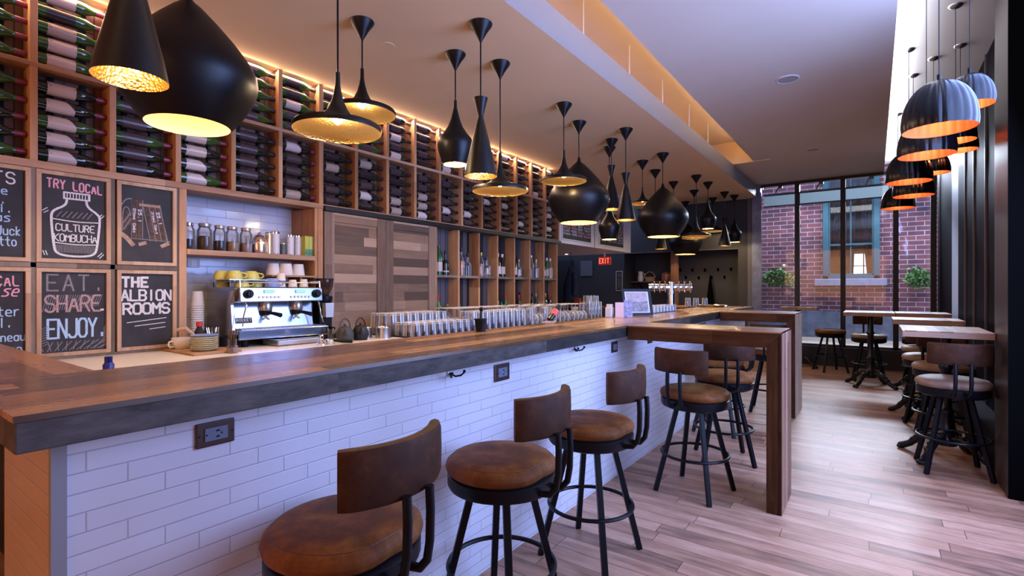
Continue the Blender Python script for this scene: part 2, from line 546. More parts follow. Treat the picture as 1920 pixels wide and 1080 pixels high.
M['chalk_white'] = plain('white_chalk', (0.72, 0.70, 0.68), 0.95, 0.0, 0.25, 160)
M['chalk_grey'] = plain('faint_chalk', (0.24, 0.23, 0.23), 0.95, 0.0, 0.3, 140)
M['chalk_pink'] = plain('pink_chalk', (0.80, 0.38, 0.44), 0.95, 0.0, 0.2, 160)
M['chalk_rose'] = plain('dusty_rose_chalk', (0.46, 0.30, 0.28), 0.95, 0.0, 0.25, 160)
M['chalk_blue'] = plain('blue_chalk', (0.42, 0.62, 0.80), 0.95, 0.0, 0.2, 160)
M['chalk_tan'] = plain('tan_chalk', (0.42, 0.28, 0.20), 0.95, 0.0, 0.3, 90)
M['chalk_brown'] = plain('brown_chalk', (0.105, 0.062, 0.045), 0.95, 0.0, 0.4, 60)
M['chrome'] = plain('polished_steel', (0.72, 0.75, 0.80), 0.12, 1.0)
M['machine_steel'] = plain('machine_steel', (0.40, 0.46, 0.56), 0.17, 1.0)
M['brushed'] = plain('brushed_steel', (0.55, 0.55, 0.57), 0.3, 1.0)
M['bronze'] = plain('dark_bronze_plate', (0.10, 0.065, 0.055), 0.35, 0.7)
M['grey_plastic'] = plain('grey_plastic', (0.13, 0.15, 0.20), 0.4)
M['dark_plastic'] = plain('dark_plastic', (0.005, 0.005, 0.006), 0.45, spec=0.25)
M['glass_pane'] = clear_glass('window_pane_glass', (0.97, 0.98, 1.0))
M['clear'] = clear_glass('drinking_glass', (0.96, 0.97, 1.0), 0.80, 2.6, (0.97, 0.98, 1.0))
M['jar_glass'] = clear_glass('jar_glass', (0.95, 0.95, 0.95), 0.20, 1.6)
M['spirit_glass'] = clear_glass('spirit_bottle_glass', (0.92, 0.93, 0.95), 0.55, 2.2, (0.62, 0.66, 0.74))
M['cream'] = plain('cream_laminate', (0.80, 0.74, 0.66), 0.35)
M['paper_cup'] = plain('paper_cup', (0.80, 0.72, 0.63), 0.7)
M['brick'] = None

t = NT('red_brick')
_, P = t.pos()
bt = t.n('ShaderNodeTexBrick')
t.put(bt.inputs['Vector'], t.comb(P['x'], P['z'], 0.0))
bt.inputs['Scale'].default_value = 1.0
bt.inputs['Brick Width'].default_value = 0.235
bt.inputs['Row Height'].default_value = 0.083
bt.inputs['Mortar Size'].default_value = 0.007
bt.inputs['Mortar Smooth'].default_value = 0.3
bt.inputs['Bias'].default_value = -0.1
bt.inputs['Color1'].default_value = (0.22, 0.072, 0.074, 1)
bt.inputs['Color2'].default_value = (0.10, 0.045, 0.060, 1)
bt.inputs['Mortar'].default_value = (0.42, 0.36, 0.41, 1)
nzz = t.noise(t.comb(P['x'], 0.0, P['z']), 3.2, 4)
colb = t.mix(0.75, bt.outputs['Color'], t.ramp(nzz, [(0.3, (0.45, 0.42, 0.50)), (0.7, (1.3, 1.15, 1.1))]), 'MULTIPLY')
t.set(Base_Color=colb, Roughness=0.85)
t.bump(bt.outputs['Fac'], -0.4, 0.01)
M['brick'] = t.m

# copper and gold insides with a hammered surface
def hammered(name, col, rough, scale, strength):
    t = NT(name)
    p, _ = t.objpos()
    vo = t.n('ShaderNodeTexVoronoi'); t.put(vo.inputs['Vector'], p); vo.inputs['Scale'].default_value = scale
    t.bump(vo.outputs['Distance'], strength, 0.004)
    return t.set(Base_Color=col, Roughness=rough, Metallic=1.0)
M['gold_in'] = hammered('hammered_gold', (0.92, 0.63, 0.22), 0.32, 120, 0.6)
M['gold_pale'] = plain('pale_gold_lining', (0.95, 0.64, 0.26), 0.42, 0.55, 0.08, 90, bump=0.2)
M['copper_in'] = plain('copper_lining', (0.78, 0.20, 0.06), 0.5, 0.35)
M['shade_black'] = plain('matt_black_shade', (0.004, 0.0035, 0.004), 0.40, 0.0, 0.2, 60, 0.32, 0.04)
M['dome_black'] = plain('satin_black_dome', (0.003, 0.003, 0.004), 0.24, 0.0, spec=0.32)
M['bulb'] = glow('warm_bulb', (1.0, 0.72, 0.36), 9)
M['dome_bulb'] = glow('dim_dome_bulb', (1.0, 0.42, 0.14), 2.5)
M['faint_bulb'] = glow('faint_bulb', (1.0, 0.66, 0.30), 0.8)
M['strip'] = glow('warm_led_strip', (1.0, 0.62, 0.30), 1.5)

t = NT('worn_brown_leather')
p, _ = t.objpos()
n1 = t.noise(p, 7.0, 5, 0.65)
n2 = t.noise(p, 60.0, 3)
c = t.ramp(n1, [(0.26, (0.030, 0.011, 0.005)), (0.48, (0.15, 0.053, 0.013)), (0.76, (0.37, 0.150, 0.042))])
t.bsdf.inputs['Specular IOR Level'].default_value = 0.14
t.set(Base_Color=c, Roughness=t.math('ADD', 0.45, t.math('MULTIPLY', n1, 0.25)))
t.bump(n2, 0.10, 0.003)
M['leather'] = t.m
t = NT('shaded_back_leather')
p, _ = t.objpos()
n1 = t.noise(p, 7.0, 5, 0.65)
t.bsdf.inputs['Specular IOR Level'].default_value = 0.12
t.set(Base_Color=t.ramp(n1, [(0.28, (0.016, 0.006, 0.004)), (0.55, (0.050, 0.019, 0.009)), (0.8, (0.13, 0.055, 0.022))]), Roughness=0.6)
M['leather_back_shaded'] = t.m  # shade on the backrests is put into this darker leather
M['leather_dark'] = plain('dark_brown_leather', (0.055, 0.022, 0.012), 0.5, 0.0, 0.35, 8, 0.4, 0.05)
M['leather_daylit'] = plain('daylit_worn_leather', (0.24, 0.155, 0.10), 0.5, 0.0, 0.3, 8, 0.4, 0.05)  # same brown leather; daylight sheen on the seats is put into this colour

# ================================================================== room
FY = 9.05          # plane of the far wall and the glazing
b = MB(); b.box(-7, 0.9, -3.1, 9.0, -0.1, 0.0)
struct('floor', b, M['floor'])
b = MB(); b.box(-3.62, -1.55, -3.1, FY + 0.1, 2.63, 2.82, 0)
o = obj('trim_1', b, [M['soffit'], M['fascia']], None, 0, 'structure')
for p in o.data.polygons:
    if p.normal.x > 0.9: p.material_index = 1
b = MB()
b.box(-1.30, 0.11, -3.1, 9.35, 2.83, 2.95)
b.box(-3.62, -1.30, 7.30, 9.35, 2.83, 2.95)
b.box(-3.62, 0.9, -3.1, 9.4, 3.12, 3.2)
b.box(0.09, 0.11, -3.1, 9.35, 2.95, 3.12)
struct('ceiling', b, M['ceiling'])
b = MB(); b.box(0.11, 0.9, -3.1, 9.35, 3.0, 3.06)
struct('ceiling_tray', b, M['white_paint'])
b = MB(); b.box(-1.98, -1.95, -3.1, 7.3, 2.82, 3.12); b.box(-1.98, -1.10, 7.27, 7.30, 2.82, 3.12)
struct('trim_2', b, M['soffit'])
for k, y in enumerate((2.30, 3.10, 3.90, 4.69, 5.53, 6.28)):
    b = MB(); b.cyl((-1.62, y, 2.82), 0.006, 0.30, 8)
    tag(obj('soffit_hanger', b, M['white_paint'], None, 0), f'thin white rod holding up the lowered ceiling, {ORD[k + 1]} one from the front', 'rod', 'ceiling hanger rods')
b = MB(); b.box(-1.24, -1.20, -2.8, 7.1, 2.955, 2.975)
area_light('tray_fill_light', (0.14, 5.6, 2.93), (0, math.radians(-135), 0), 0.10, 7.0, 7, (0.92, 0.92, 1.0))  # added unseen fill that brightens the raised tray
cl = obj('cove_light', b, M['strip'], None, 0)
tag(cl, 'warm strip light hidden in the ceiling cove', 'light')
area_light('cove_glow', (-1.262, 2.2, 3.02), (0, math.radians(180), 0), 0.04, 9.6, 11, (1.0, 0.84, 0.70))

# walls
b = MB(); b.box(-3.75, -3.60, -3.1, 5.60, -0.0, 3.2)
struct('wall_left', b, M['warm_wall'])
b = MB(); b.box(-3.62, 0.9, -3.2, -3.1, 0, 3.2)
struct('wall_front', b, M['warm_wall'])
b = MB()
b.box(-7, -1.85, FY, FY + 0.12, 1.82, 2.9)
b.box(-7, -3.86, FY, FY + 0.12, 0, 1.82)
b.box(-3.86, -1.85, 9.60, 9.70, 0, 1.9)
b.box(-3.90, -3.86, FY + 0.12, 9.6, 0, 1.82)
b.box(-3.86, -1.85, FY + 0.12, 9.6, 1.82, 1.88)
b.box(-1.85, -1.70, FY, 9.6, 0, 2.9)
struct('wall_far', b, M['wall_dark'])
b = MB(); b.box(-1.70, -1.62, FY - 0.02, FY + 0.3, 0, 2.83)
struct('trim_3', b, M['wall_grey'])
b = MB(); b.box(-1.62, -1.57, FY - 0.02, FY + 0.3, 0, 2.83)
struct('trim_4', b, M['wall_black'])
b = MB(); b.box(-3.86, -1.85, FY - 0.006, FY, 1.808, 1.82)
struct('trim_5', b, M['wall_grey'])
# side passage under the menu bulkhead
b = MB(); b.box(-7, -3.29, 5.60, 7.98, 1.74, 2.63)
struct('bulkhead', b, M['white_paint'])
b = MB(); b.box(-7.1, -7, 5.4, 9.2, 0, 2.7)
struct('wall_passage', b, M['wall_black'])
b = MB(); b.box(-7, -3.6, 5.45, 5.6, 0, 1.74)
struct('wall_passage_side', b, M['wall_dark'])
b = MB(); b.box(-5.30, -4.96, FY - 0.05, FY, 0, 1.72); b.box(-5.27, -4.99, FY - 0.06, FY - 0.05, 0.05, 1.66)
d1 = struct('door_1', b, M['wall_black'])
b = MB(); b.box(-4.78, -4.52, FY - 0.02, FY, 1.40, 1.70)
struct('trim_6', b, M['wall_grey'])

# right-hand wall: folded dark steel panels, street windows beside the camera
b = MB()
b.box(0.72, 0.80, 4.20, 7.12, 0, 3.06)
b.box(0.72, 0.80, 7.66, 9.3, 0, 3.06)
struct('wall_right', b, M['steel_panel'])
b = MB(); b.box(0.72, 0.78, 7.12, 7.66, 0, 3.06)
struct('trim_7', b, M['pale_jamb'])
for k, y in enumerate((4.75, 5.02, 5.44, 6.02, 6.55)):
    b = MB(); b.box(0.708, 0.72, y - 0.012, y + 0.012, 0.25, 3.0)
    struct(f'trim_{8 + k}', b, M['steel_seam'])
b = MB(); b.box(0.592, 1.05, 3.83, 4.20, 0, 3.06, 0)
o = obj('column_1', b, [M['column_black'], M['column_side']], None, 0.004, 'structure')
for p in o.data.polygons:
    if p.normal.x < -0.9: p.material_index = 1
b = MB()
b.box(0.84, 0.90, 0.6, 3.83, 0, 0.35); b.box(0.84, 0.90, 0.6, 3.83, 2.6, 3.06)
for y in (0.6, 2.1, 3.6): b.box(0.84, 0.90, y, y + 0.12, 0.35, 2.6)
struct('window_1', b, M['mullion'])
b = MB(); b.box(0.84, 0.90, -3.1, 0.6, 0, 3.06)
struct('wall_right_front', b, M['warm_wall'])
# low dark ledges along the right wall and in front of the glazing
b = MB(); b.box(0.60, 0.72, 4.20, 8.85, 0, 0.24)
struct('trim_13', b, M['steel_panel'], 0.004)
b = MB(); b.box(-1.55, 0.72, 8.85, 9.02, 0, 0.28)
struct('trim_14', b, M['wall_black'], 0.004)

# glazed end wall
b = MB()
for x in (-0.985, -0.385, 0.245, 0.66):
    b.box(x - 0.032, x + 0.032, 9.02, 9.10, 0.28, 2.83)
b.box(-1.57, 0.72, 9.02, 9.10, 0.24, 0.30)
b.box(-1.57, 0.72, 9.03, 9.10, 2.79, 2.83)
struct('window_2', b, M['mullion'])
b = MB()
xs = [-1.50, -0.985, -0.385, 0.245, 0.66]
for a, c in zip(xs[:-1], xs[1:]): b.box(a + 0.03, c - 0.03, 9.055, 9.065, 0.30, 2.79)
o = obj('window_pane', b, M['glass_pane'], bpy.data.objects['window_2'])
b = MB(); b.box(-1.60, -1.50, 8.98, 9.10, 0, 2.83); b.box(-1.62, -1.48, 8.96, 8.98, 0, 2.70)
for z in (0.4, 0.55, 1.0, 1.6, 1.72, 2.05, 2.2): b.cyl((-1.53, 8.955, z), 0.012, 0.01, 10, 0, 'y')
struct('column_2', b, M['blue_steel'])
b = MB(); b.add([(-1.47, 9.112, 2.475), (0.16, 9.112, 2.475), (0.16, 9.112, 2.66), (-1.47, 9.112, 2.66)], [(0, 1, 2, 3)]); b.cyl((-1.47, 9.112, 2.66), 0.016, 1.63, 10, 0, 'x'); b.cyl((-1.47, 9.112, 2.475), 0.012, 1.63, 10, 0, 'x')
t = NT('blind_cloth')
tl_ = t.n('ShaderNodeBsdfTranslucent'); t.put(tl_.inputs[0], (0.07, 0.09, 0.10))
mx_ = t.n('ShaderNodeMixShader'); mx_.inputs[0].default_value = 0.6
t.set(Base_Color=(0.26, 0.30, 0.33), Roughness=0.9)
t.t.links.new(t.bsdf.outputs[0], mx_.inputs[1]); t.t.links.new(tl_.outputs[0], mx_.inputs[2]); t.t.links.new(mx_.outputs[0], t.out.inputs[0])
M['blind'] = t.m
tag(obj('roller_blind', b, M['blind'], None), 'grey roller blind lowered a little across the top of the far glazing', 'blind')
for k, x in enumerate((-1.30, -0.74, -0.11)):
    b = MB(); b.bar((x, 9.11, 2.68), (x + 0.07, 9.11, 2.81), 0.014, 0.02); b.box(x + 0.05, x + 0.10, 9.10, 9.13, 2.76, 2.80)
    tag(obj('blind_bracket', b, M['steel_seam'], None), f'small metal bracket above the grey blind, {ORD[k + 1]} from the left', 'bracket', 'blind brackets')

# ================================================================== outside
b = MB(); b.box(-6, 5, 9.15, 12.0, 0.12, 0.22)
struct('ground_outside', b, M['deck'])
b = MB(); b.box(-6, 5, 11.28, 11.34, 0.22, 0.50)
struct('trim_15', b, M['fascia'])
hb = thing('brick_house', 'red brick house across the alley with one tall teal sash window', 'building', (-0.36, 11.3, 0.22))
WX0, WX1, WZ0 = -0.80, 0.075, 1.33
b = MB()
b.box(-6, WX0, 11.3, 11.6, 0.72, 4.5); b.box(WX1, 5, 11.3, 11.6, 0.72, 4.5)
b.box(WX0, WX1, 11.3, 11.6, 0.72, WZ0 - 0.02); b.box(WX0, WX1, 11.3, 11.6, 3.3, 4.5)
obj('wall', b, M['brick'], hb)
M['stone'] = plain('blue_grey_stone', (0.13, 0.15, 0.20), 0.8, 0, 0.3, 6)
M['teal'] = plain('teal_window_paint', (0.030, 0.105, 0.130), 0.5)
M['sill'] = plain('pale_blue_sill', (0.20, 0.255, 0.36), 0.7, 0, 0.15, 9)
M['curtain'] = plain('grey_curtain', (0.075, 0.080, 0.095), 0.9)
M['room_wall'] = plain('house_room_wall', (0.11, 0.085, 0.06), 0.9)
b = MB(); b.box(-6, 5, 11.27, 11.6, 0.22, 0.72); obj('foundation', b, M['stone'], hb)
wf = None
b = MB()
b.box(WX0, WX0 + 0.09, 11.25, 11.40, WZ0, 3.3); b.box(WX1 - 0.09, WX1, 11.25, 11.40, WZ0, 3.3)
b.box(WX0, WX1, 11.25, 11.40, WZ0, WZ0 + 0.06); b.box(WX0, WX1, 11.25, 11.4, 3.24, 3.3)
b.box(WX0 + 0.09, WX1 - 0.09, 11.29, 11.36, 1.95, 1.985)
b.box(-0.372, -0.350, 11.30, 11.35, WZ0 + 0.06, 3.24)
b.box(WX0 + 0.09, WX0 + 0.115, 11.28, 11.36, WZ0, 3.24); b.box(WX1 - 0.115, WX1 - 0.09, 11.28, 11.36, WZ0, 3.24)
b.box(WX0 + 0.09, WX1 - 0.09, 11.28, 11.36, WZ0 + 0.06, WZ0 + 0.095)
wf = obj('window_frame', b, M['teal'], hb, 0.004)
b = MB(); b.box(-0.93, 0.18, 11.18, 11.40, 1.205, WZ0); obj('window_sill', b, M['sill'], hb, 0.006)
b = MB(); b.box(WX0 + 0.1, WX1 - 0.1, 11.325, 11.33, WZ0 + 0.08, 3.24); obj('pane', b, M['glass_pane'], wf)
def curtain(x0, x1, xb0, xb1, y, z0, z1, name='curtain'):
    b = MB()
    def fn(u, v):
        w = u ** 1.6
        a = x0 + (xb0 - x0) * w; c = x1 + (xb1 - x1) * w
        return (a + (c - a) * v, y + 0.025 * math.sin(v * 26) + 0.0 * u, z1 + (z0 - z1) * u)
    b.grid(fn, 10, 40)
    return obj(name, b, M['curtain'], hb)
curtain(-0.72, -0.46, -0.72, -0.62, 11.46, 1.50, 3.24)
curtain(-0.22, 0.0, -0.12, 0.0, 11.46, 1.42, 3.24)
curtain(-0.46, -0.28, -0.46, -0.33, 11.62, 1.40, 3.2)
b = MB(); b.box(-1.2, 0.5, 13.0, 13.05, 0.7, 3.4); b.box(-1.2, 0.5, 11.65, 13, 3.35, 3.4); b.box(-1.25, -1.2, 11.65, 13, 0.7, 3.4); b.box(0.5, 0.55, 11.65, 13, 0.7, 3.4); b.box(-1.2, 0.5, 11.6, 13, 0.7, 0.75)
obj('room_interior', b, M['room_wall'], hb)
b = MB(); b.box(-0.38, 0.02, 12.97, 12.99, 1.32, 1.88)
bw = obj('back_window', b, glow('bright_back_window', (0.62, 0.78, 1.0), 1.5), hb)
b = MB(); b.box(-0.20, -0.175, 12.94, 12.97, 1.32, 1.88); b.box(-0.38, 0.02, 12.94, 12.97, 1.62, 1.64); obj('glazing_bar', b, M['curtain'], bw)
b = MB(); b.ball((-0.49, 12.0, 2.06), 0.05, 12, 8); obj('wall_lamp', b, glow('lamp_globe', (1.0, 0.85, 0.6), 4), hb)

# person seated behind the house window
pm = bpy.data.meshes.new('person')
pv = [(0, 0, 0), (0, 0.0, 0.22), (0.0, -0.02, 0.40), (-0.01, -0.03, 0.47), (-0.03, -0.04, 0.58),
      (0.0, 0.15, 0.36), (-0.06, 0.18, 0.14), (-0.22, 0.12, 0.10), (0.0, -0.17, 0.36), (-0.06, -0.19, 0.14), (-0.22, -0.12, 0.12)]
pe = [(0, 1), (1, 2), (2, 3), (3, 4), (2, 5), (5, 6), (6, 7), (2, 8), (8, 9), (9, 10)]
pm.from_pydata(pv, pe, [])
po = bpy.data.objects.new('person', pm); COL.objects.link(po); po.location = (0.02, 12.2, 1.12)
sk = po.modifiers.new('skin', 'SKIN')
for i, r in enumerate((0.15, 0.15, 0.11, 0.05, 0.085, 0.06, 0.045, 0.03, 0.06, 0.045, 0.03)):
    pm.skin_vertices[0].data[i].radius = (r, r)
pm.skin_vertices[0].data[0].use_root = True
po.modifiers.new('subdivision', 'SUBSURF').levels = 2
pm.materials.append(plain('dark_clothing', (0.02, 0.018, 0.02), 0.9))
tag(po, 'person in dark clothing sitting behind the teal house window', 'person')

# plants growing out of the brick wall
M['leaf'] = plain('wall_plant_leaf', (0.07, 0.16, 0.035), 0.6, 0, 0.6, 30)
def wall_plant(cx, cz, w, h, n, label):
    t = thing('wall_plant', label, 'plant', (cx, 11.26, cz - h / 2))
    b = MB()
    for k in range(n):
        q = k % 11
        gx_, gz_ = math.sin(q * 2.4) * (0.25 + 0.65 * (q / 10)) * w / 2, math.cos(q * 1.7) * 0.55 * h / 2
        x, z = cx + gx_ + random.gauss(0, 0.13) * w, cz + gz_ + random.gauss(0, 0.13) * h
        y = 11.24 - random.random() * 0.16
        s = random.uniform(0.018, 0.034); an = random.uniform(0, 2 * PI); ti = random.uniform(-1, 1)
        dx, dz = math.cos(an) * s, math.sin(an) * s
        b.add([(x - dx, y, z - dz), (x - dz * .5, y - s * ti, z + dx * .5), (x + dx, y, z + dz), (x + dz * .5, y + s * ti, z - dx * .5)], [(0, 1, 2, 3)])
    obj('foliage', b, M['leaf'], t)
    b = MB()
    for k in range(7):
        a = PI * (k + 0.5) / 7
        b.tube([(cx, 11.29, cz - h * .4), (cx + math.cos(a) * w * .2, 11.2, cz - h * .1), (cx + math.cos(a) * w * .42, 11.16, cz + math.sin(a) * h * .35)], 0.004, 5)
    obj('stem', b, M['leaf'], t)
wall_plant(-1.53, 1.36, 0.52, 0.34, 900, 'leafy green plant on the brick wall left of the teal window')
wall_plant(0.64, 1.33, 0.34, 0.34, 620, 'leafy green plant on the brick wall right of the teal window')

# ================================================================== bar
BT = 0.928
bar = thing('bar_counter', 'long bar counter with a thick wooden top and white tiled front', 'bar', (-1.5, 3.5, 0))
b = MB(); b.box(-1.72, -1.21, 0.21, 6.80, BT - 0.012, BT); b.box(-2.6, -1.72, 6.38, 6.80, BT - 0.012, BT)
obj('countertop', b, M['bartop'], bar)
b = MB(); b.box(-1.72, -1.212, 0.212, 6.798, BT - 0.068, BT - 0.012); b.box(-2.6, -1.72, 6.38, 6.798, BT - 0.068, BT - 0.012)
obj('apron', b, M['apron'], bar, 0.003)
b = MB(); b.box(-1.325, -1.291, 0.295, 6.7, 0, BT - 0.068); obj('tiled_front', b, M['bar_tile'], bar)
b = MB(); b.box(-1.70, -1.305, 0.28, 0.31, 0, BT - 0.068); obj('tiled_end', b, M['bar_tile_end_warm_lit'], bar)
b = MB(); b.box(-1.305, -1.287, 0.276, 0.300, 0, BT - 0.068); obj('corner_trim', b, M['fascia'], bar)
b = MB(); b.box(-1.70, -1.68, 0.30, 6.7, 0, BT - 0.068); obj('inner_panel', b, M['wall_black'], bar)
b = MB(); b.box(-3.25, -1.722, -0.1, 0.47, BT - 0.06, BT - 0.004)
fl = tag(obj('counter_flap', b, M['bartop_cross'], None, 0.004), 'dark wooden counter flap joining the near bar end to the chalkboard wall', 'counter')

# cushions of the bar: power outlets and coat hooks
def outlet(y, z, w, h, label, shape='wide'):
    t = thing('power_outlet', label, 'outlet', (-1.291, y, z), 0, 'outlets on the bar front')
    b = MB(); b.box(-1.291, -1.284, y - w / 2, y + w / 2, z - h / 2, z + h / 2); obj('cover_plate', b, M['bronze'], t, 0.003)
    b = MB(); b.box(-1.284, -1.281, y - w * .30, y + w * .30, z - h * .27, z + h * .27); s = obj('socket', b, M['grey_plastic'], t, 0.002)
    b = MB()
    for dz in (-.12, .12): b.box(-1.281, -1.2805, y - w * .01, y + w * .08, z + h * dz - h * .035, z + h * dz + h * .035)
    b.cyl((-1.281, y + w * .13, z), h * .035, 0.001, 10, 0, 'x'); b.cyl((-1.281, y - w * .25, z), h * .035, 0.001, 10, 0, 'x')
    obj('slots', b, M['dark_plastic'], s)
    b = MB()
    for dy in (-.43, .43): b.cyl((-1.284, y + w * dy, z), 0.003, 0.001, 8, 0, 'x')
    obj('screw', b, M['chrome'], t)
outlet(0.575, 0.803, 0.088, 0.058, 'wide dark outlet nearest the near end of the bar front')
outlet(1.725, 0.795, 0.105, 0.072, 'dark square outlet on the bar front above the middle near stool')
outlet(2.87, 0.795, 0.085, 0.066, 'brown blank-looking outlet under the bar just before the first side table')
outlet(3.47, 0.80, 0.085, 0.07, 'pale outlet on the bar front behind the first side table')
def hook(y, label):
    t = thing('coat_hook', label, 'hook', (-1.29, y, 0.85), 0, 'hooks under the bar edge')
    b = MB(); b.box(-1.30, -1.286, y - 0.012, y + 0.012, 0.825, 0.86); obj('back_plate', b, M['brushed'], t, 0.002)
    for s in (-1, 1):
        b = MB(); b.tube([(-1.287, y, 0.835), (-1.27, y + s * .012, 0.823), (-1.255, y + s * .026, 0.826), (-1.245, y + s * .034, 0.838)], 0.0035, 6); b.ball((-1.245, y + s * .034, 0.841), 0.006, 8, 6)
        obj('prong', b, M['black_metal'], t)
hook(1.40, 'double black hook under the bar edge left of the square outlet')
hook(2.36, 'double black hook under the bar edge right of the square outlet')
hook(4.7, 'double black hook under the bar edge beyond the first side table')

# side tables with a waterfall leg, growing out of the bar
def waterfall(name, x1, y0, y1, label, leg_outer):
    t = thing(name, label, 'table', ((x1 - 1.21) / 2, (y0 + y1) / 2, 0), 0, 'waterfall side tables')
    b = MB(); b.box(-1.205, x1, y0 + 0.003, y1 - 0.003, BT - 0.006, BT); obj('tabletop', b, M['bartop_cross'], t)
    b = MB()
    b.prism([(-1.205, BT - 0.006), (-1.205, BT - 0.083), (x1 - 0.072, BT - 0.083), (x1, BT - 0.006)], y0, y1, lambda a, c, h: (a, h, c))
    obj('top_beam', b, M['dark_edge'], t, 0.002)
    b = MB()
    b.prism([(x1 - 0.072, 0), (x1 - 0.003, 0), (x1 - 0.003, BT - 0.0095), (x1 - 0.072, BT - 0.083)], y0, y1, lambda a, c, h: (a, h, c))
    lg = obj('leg', b, M['dark_leg'], t, 0.002)
    b = MB(); b.box(x1 - 0.003, x1, y0 + 0.003, y1 - 0.003, 0, BT); obj('leg_outer_face', b, leg_outer, lg)
    return t
waterfall('waterfall_table', -0.38, 2.87, 3.22, 'dark wooden side table with one broad leg, nearest of the two joined to the bar', M['leg_wood'])
waterfall('waterfall_table', -0.568, 5.10, 5.58, 'far side table joined to the bar, daylit outer face on its leg', M['leg_daylit'])

# ================================================================== bar stools
SEAT = 0.59
def make_stool(name, leather, label, group, backrest=True, back=None):
    t = thing(name, label, 'stool', (0, 0, 0), 0, group)
    b = MB()
    def seat(u, v):
        a = 2 * PI * u
        prof = [(0.0, .066), (.06, .068), (.11, .068), (.15, .064), (.172, .056), (.186, .042), (.190, .026), (.186, .010), (.176, 0.0), (0.0, 0.0)]
        i = min(int(v * 9), 8); f_ = v * 9 - i
        r = prof[i][0] * (1 - f_) + prof[i + 1][0] * f_; z = prof[i][1] * (1 - f_) + prof[i + 1][1] * f_
        dent = math.exp(-((((a + PI) % (2 * PI)) - PI) / 0.34) ** 2)          # flattened where the back posts pass
        r *= 1 - 0.11 * dent
        return (r * math.cos(a), r * math.sin(a), SEAT - .057 + z * .84)
    b.grid(seat, 48, 27)
    s = obj('seat', b, leather, t)
    b = MB(); b.tube([(.168 * math.cos(2 * PI * k / 40) * (1 - .1 * math.exp(-((((2 * PI * k / 40) + PI) % (2 * PI) - PI) / .34) ** 2)), .168 * math.sin(2 * PI * k / 40), SEAT - .0095) for k in range(40)], 0.0016, 5, closed=True)
    obj('piping', b, M['leather_dark'], s)
    b = MB(); b.lathe([(0.0001, 0), (.155, 0), (.178, .010), (.184, .022), (.184, .052), (.176, .058), (.0001, .058)], 40, (0, 0, SEAT - .114)); obj('seat_base', b, M['black_metal'], t)
    zt = SEAT - .110
    for k in range(4):
        a = PI / 4 + k * PI / 2
        b = MB(); b.bar((.098 * math.cos(a), .098 * math.sin(a), zt), (.222 * math.cos(a), .222 * math.sin(a), 0.0), .024, .024, up=(-math.sin(a), math.cos(a), 0))
        obj('leg', b, M['black_metal'], t, 0.003)
    zr = .215
    rr = .098 + (.222 - .098) * (1 - zr / zt) + .014
    b = MB(); b.tube([(rr * math.cos(2 * PI * k / 48), rr * math.sin(2 * PI * k / 48), zr) for k in range(48)], .0085, 8, closed=True); obj('foot_ring', b, M['black_metal'], t)
    if backrest:
        for sgn in (-1, 1):
            y = sgn * .036
            b = MB(); b.tube([(.10, y, SEAT - .085), (.17, y, SEAT - .088), (.215, y, SEAT - .080), (.236, y, SEAT - .055), (.244, y, SEAT - .01), (.246, y, SEAT + .06), (.243, y, SEAT + .115)], .0105, 10)
            obj('back_post', b, M['black_metal'], t)
        b = MB()
        R0, R1, A = .200, .236, math.radians(43)
        n = 26
        secs = []
        for i in range(n + 1):
            a = -A + 2 * A * i / n
            end = min(i, n - i)
            sh = 1.0 if end > 1 else (.90 if end == 1 else .72)
            zc, hh = SEAT + .165, .066 * (0.93 + 0.07 * sh)
            th = (R1 - R0) / 2 * sh
            rm = (R0 + R1) / 2
            ring = []
            for q in range(12):
                w = 2 * PI * q / 12
                cx, cz = math.cos(w), math.sin(w)
                px = th * (abs(cx) ** .5) * (1 if cx > 0 else -1); pz = hh * (abs(cz) ** .35) * (1 if cz > 0 else -1)
                r = rm + px
                ring.append((r * math.cos(a), r * math.sin(a), zc + pz))
            secs.append(ring)
        vs = [p for r in secs for p in r]; fs = []
        for i in range(n):
            for q in range(12):
                q2 = (q + 1) % 12
                fs.append((i * 12 + q, i * 12 + q2, (i + 1) * 12 + q2, (i + 1) * 12 + q))
        fs.append(tuple(range(11, -1, -1))); fs.append(tuple(n * 12 + q for q in range(12)))
        b.add(vs, fs, 0, True)
        obj('backrest', b, back or leather, t)
    return t

stool = make_stool('bar_stool', M['leather'], 'brown leather swivel stool nearest the camera end, drawn up to the bar', 'leather bar stools', True, M['leather_back_shaded'])
def place(src, x, y, deg, label, first=[0]):
    if src is stool and not first[0]:
        first[0] = 1
        o = src; o.location = (x, y, 0); o.rotation_euler = (0, 0, math.radians(deg)); o['label'] = label
        return o
    return dup(src, (x, y, 0), math.radians(deg), label)
place(stool, -1.06, 0.775, 3, 'brown leather stool nearest the near end of the bar, cut off at its feet')
place(stool, -1.035, 1.385, 0, 'brown leather stool second along the bar, under the square outlet')
place(stool, -1.01, 2.00, -3, 'brown leather stool third along the bar, just before the first side table')
place(stool, -0.835, 2.955, -100, 'brown leather stool pushed under the first side table, its back to us')
place(stool, -0.83, 3.62, -66, 'brown leather stool on the far side of the first side table')
place(stool, -1.02, 4.32, -5, 'brown leather stool at the bar between the two side tables')
place(stool, -0.80, 5.30, -85, 'brown leather stool pushed under the far side table')
pale = make_stool('bar_stool', M['leather_daylit'], 'worn brown stool with daylight-paled seat nearest the black column, back towards us', 'leather bar stools', True, M['leather_back_shaded'])
pale.location = (0.40, 4.22, 0); pale.rotation_euler = (0, 0, math.radians(-84))
dup(pale, (0.42, 5.02, 0), math.radians(88), 'worn brown stool with daylight-paled seat on the far side of the nearest pedestal table')
dup(pale, (0.38, 5.62, 0), math.radians(-95), 'worn brown stool with daylight-paled seat on the near side of the middle pedestal table')
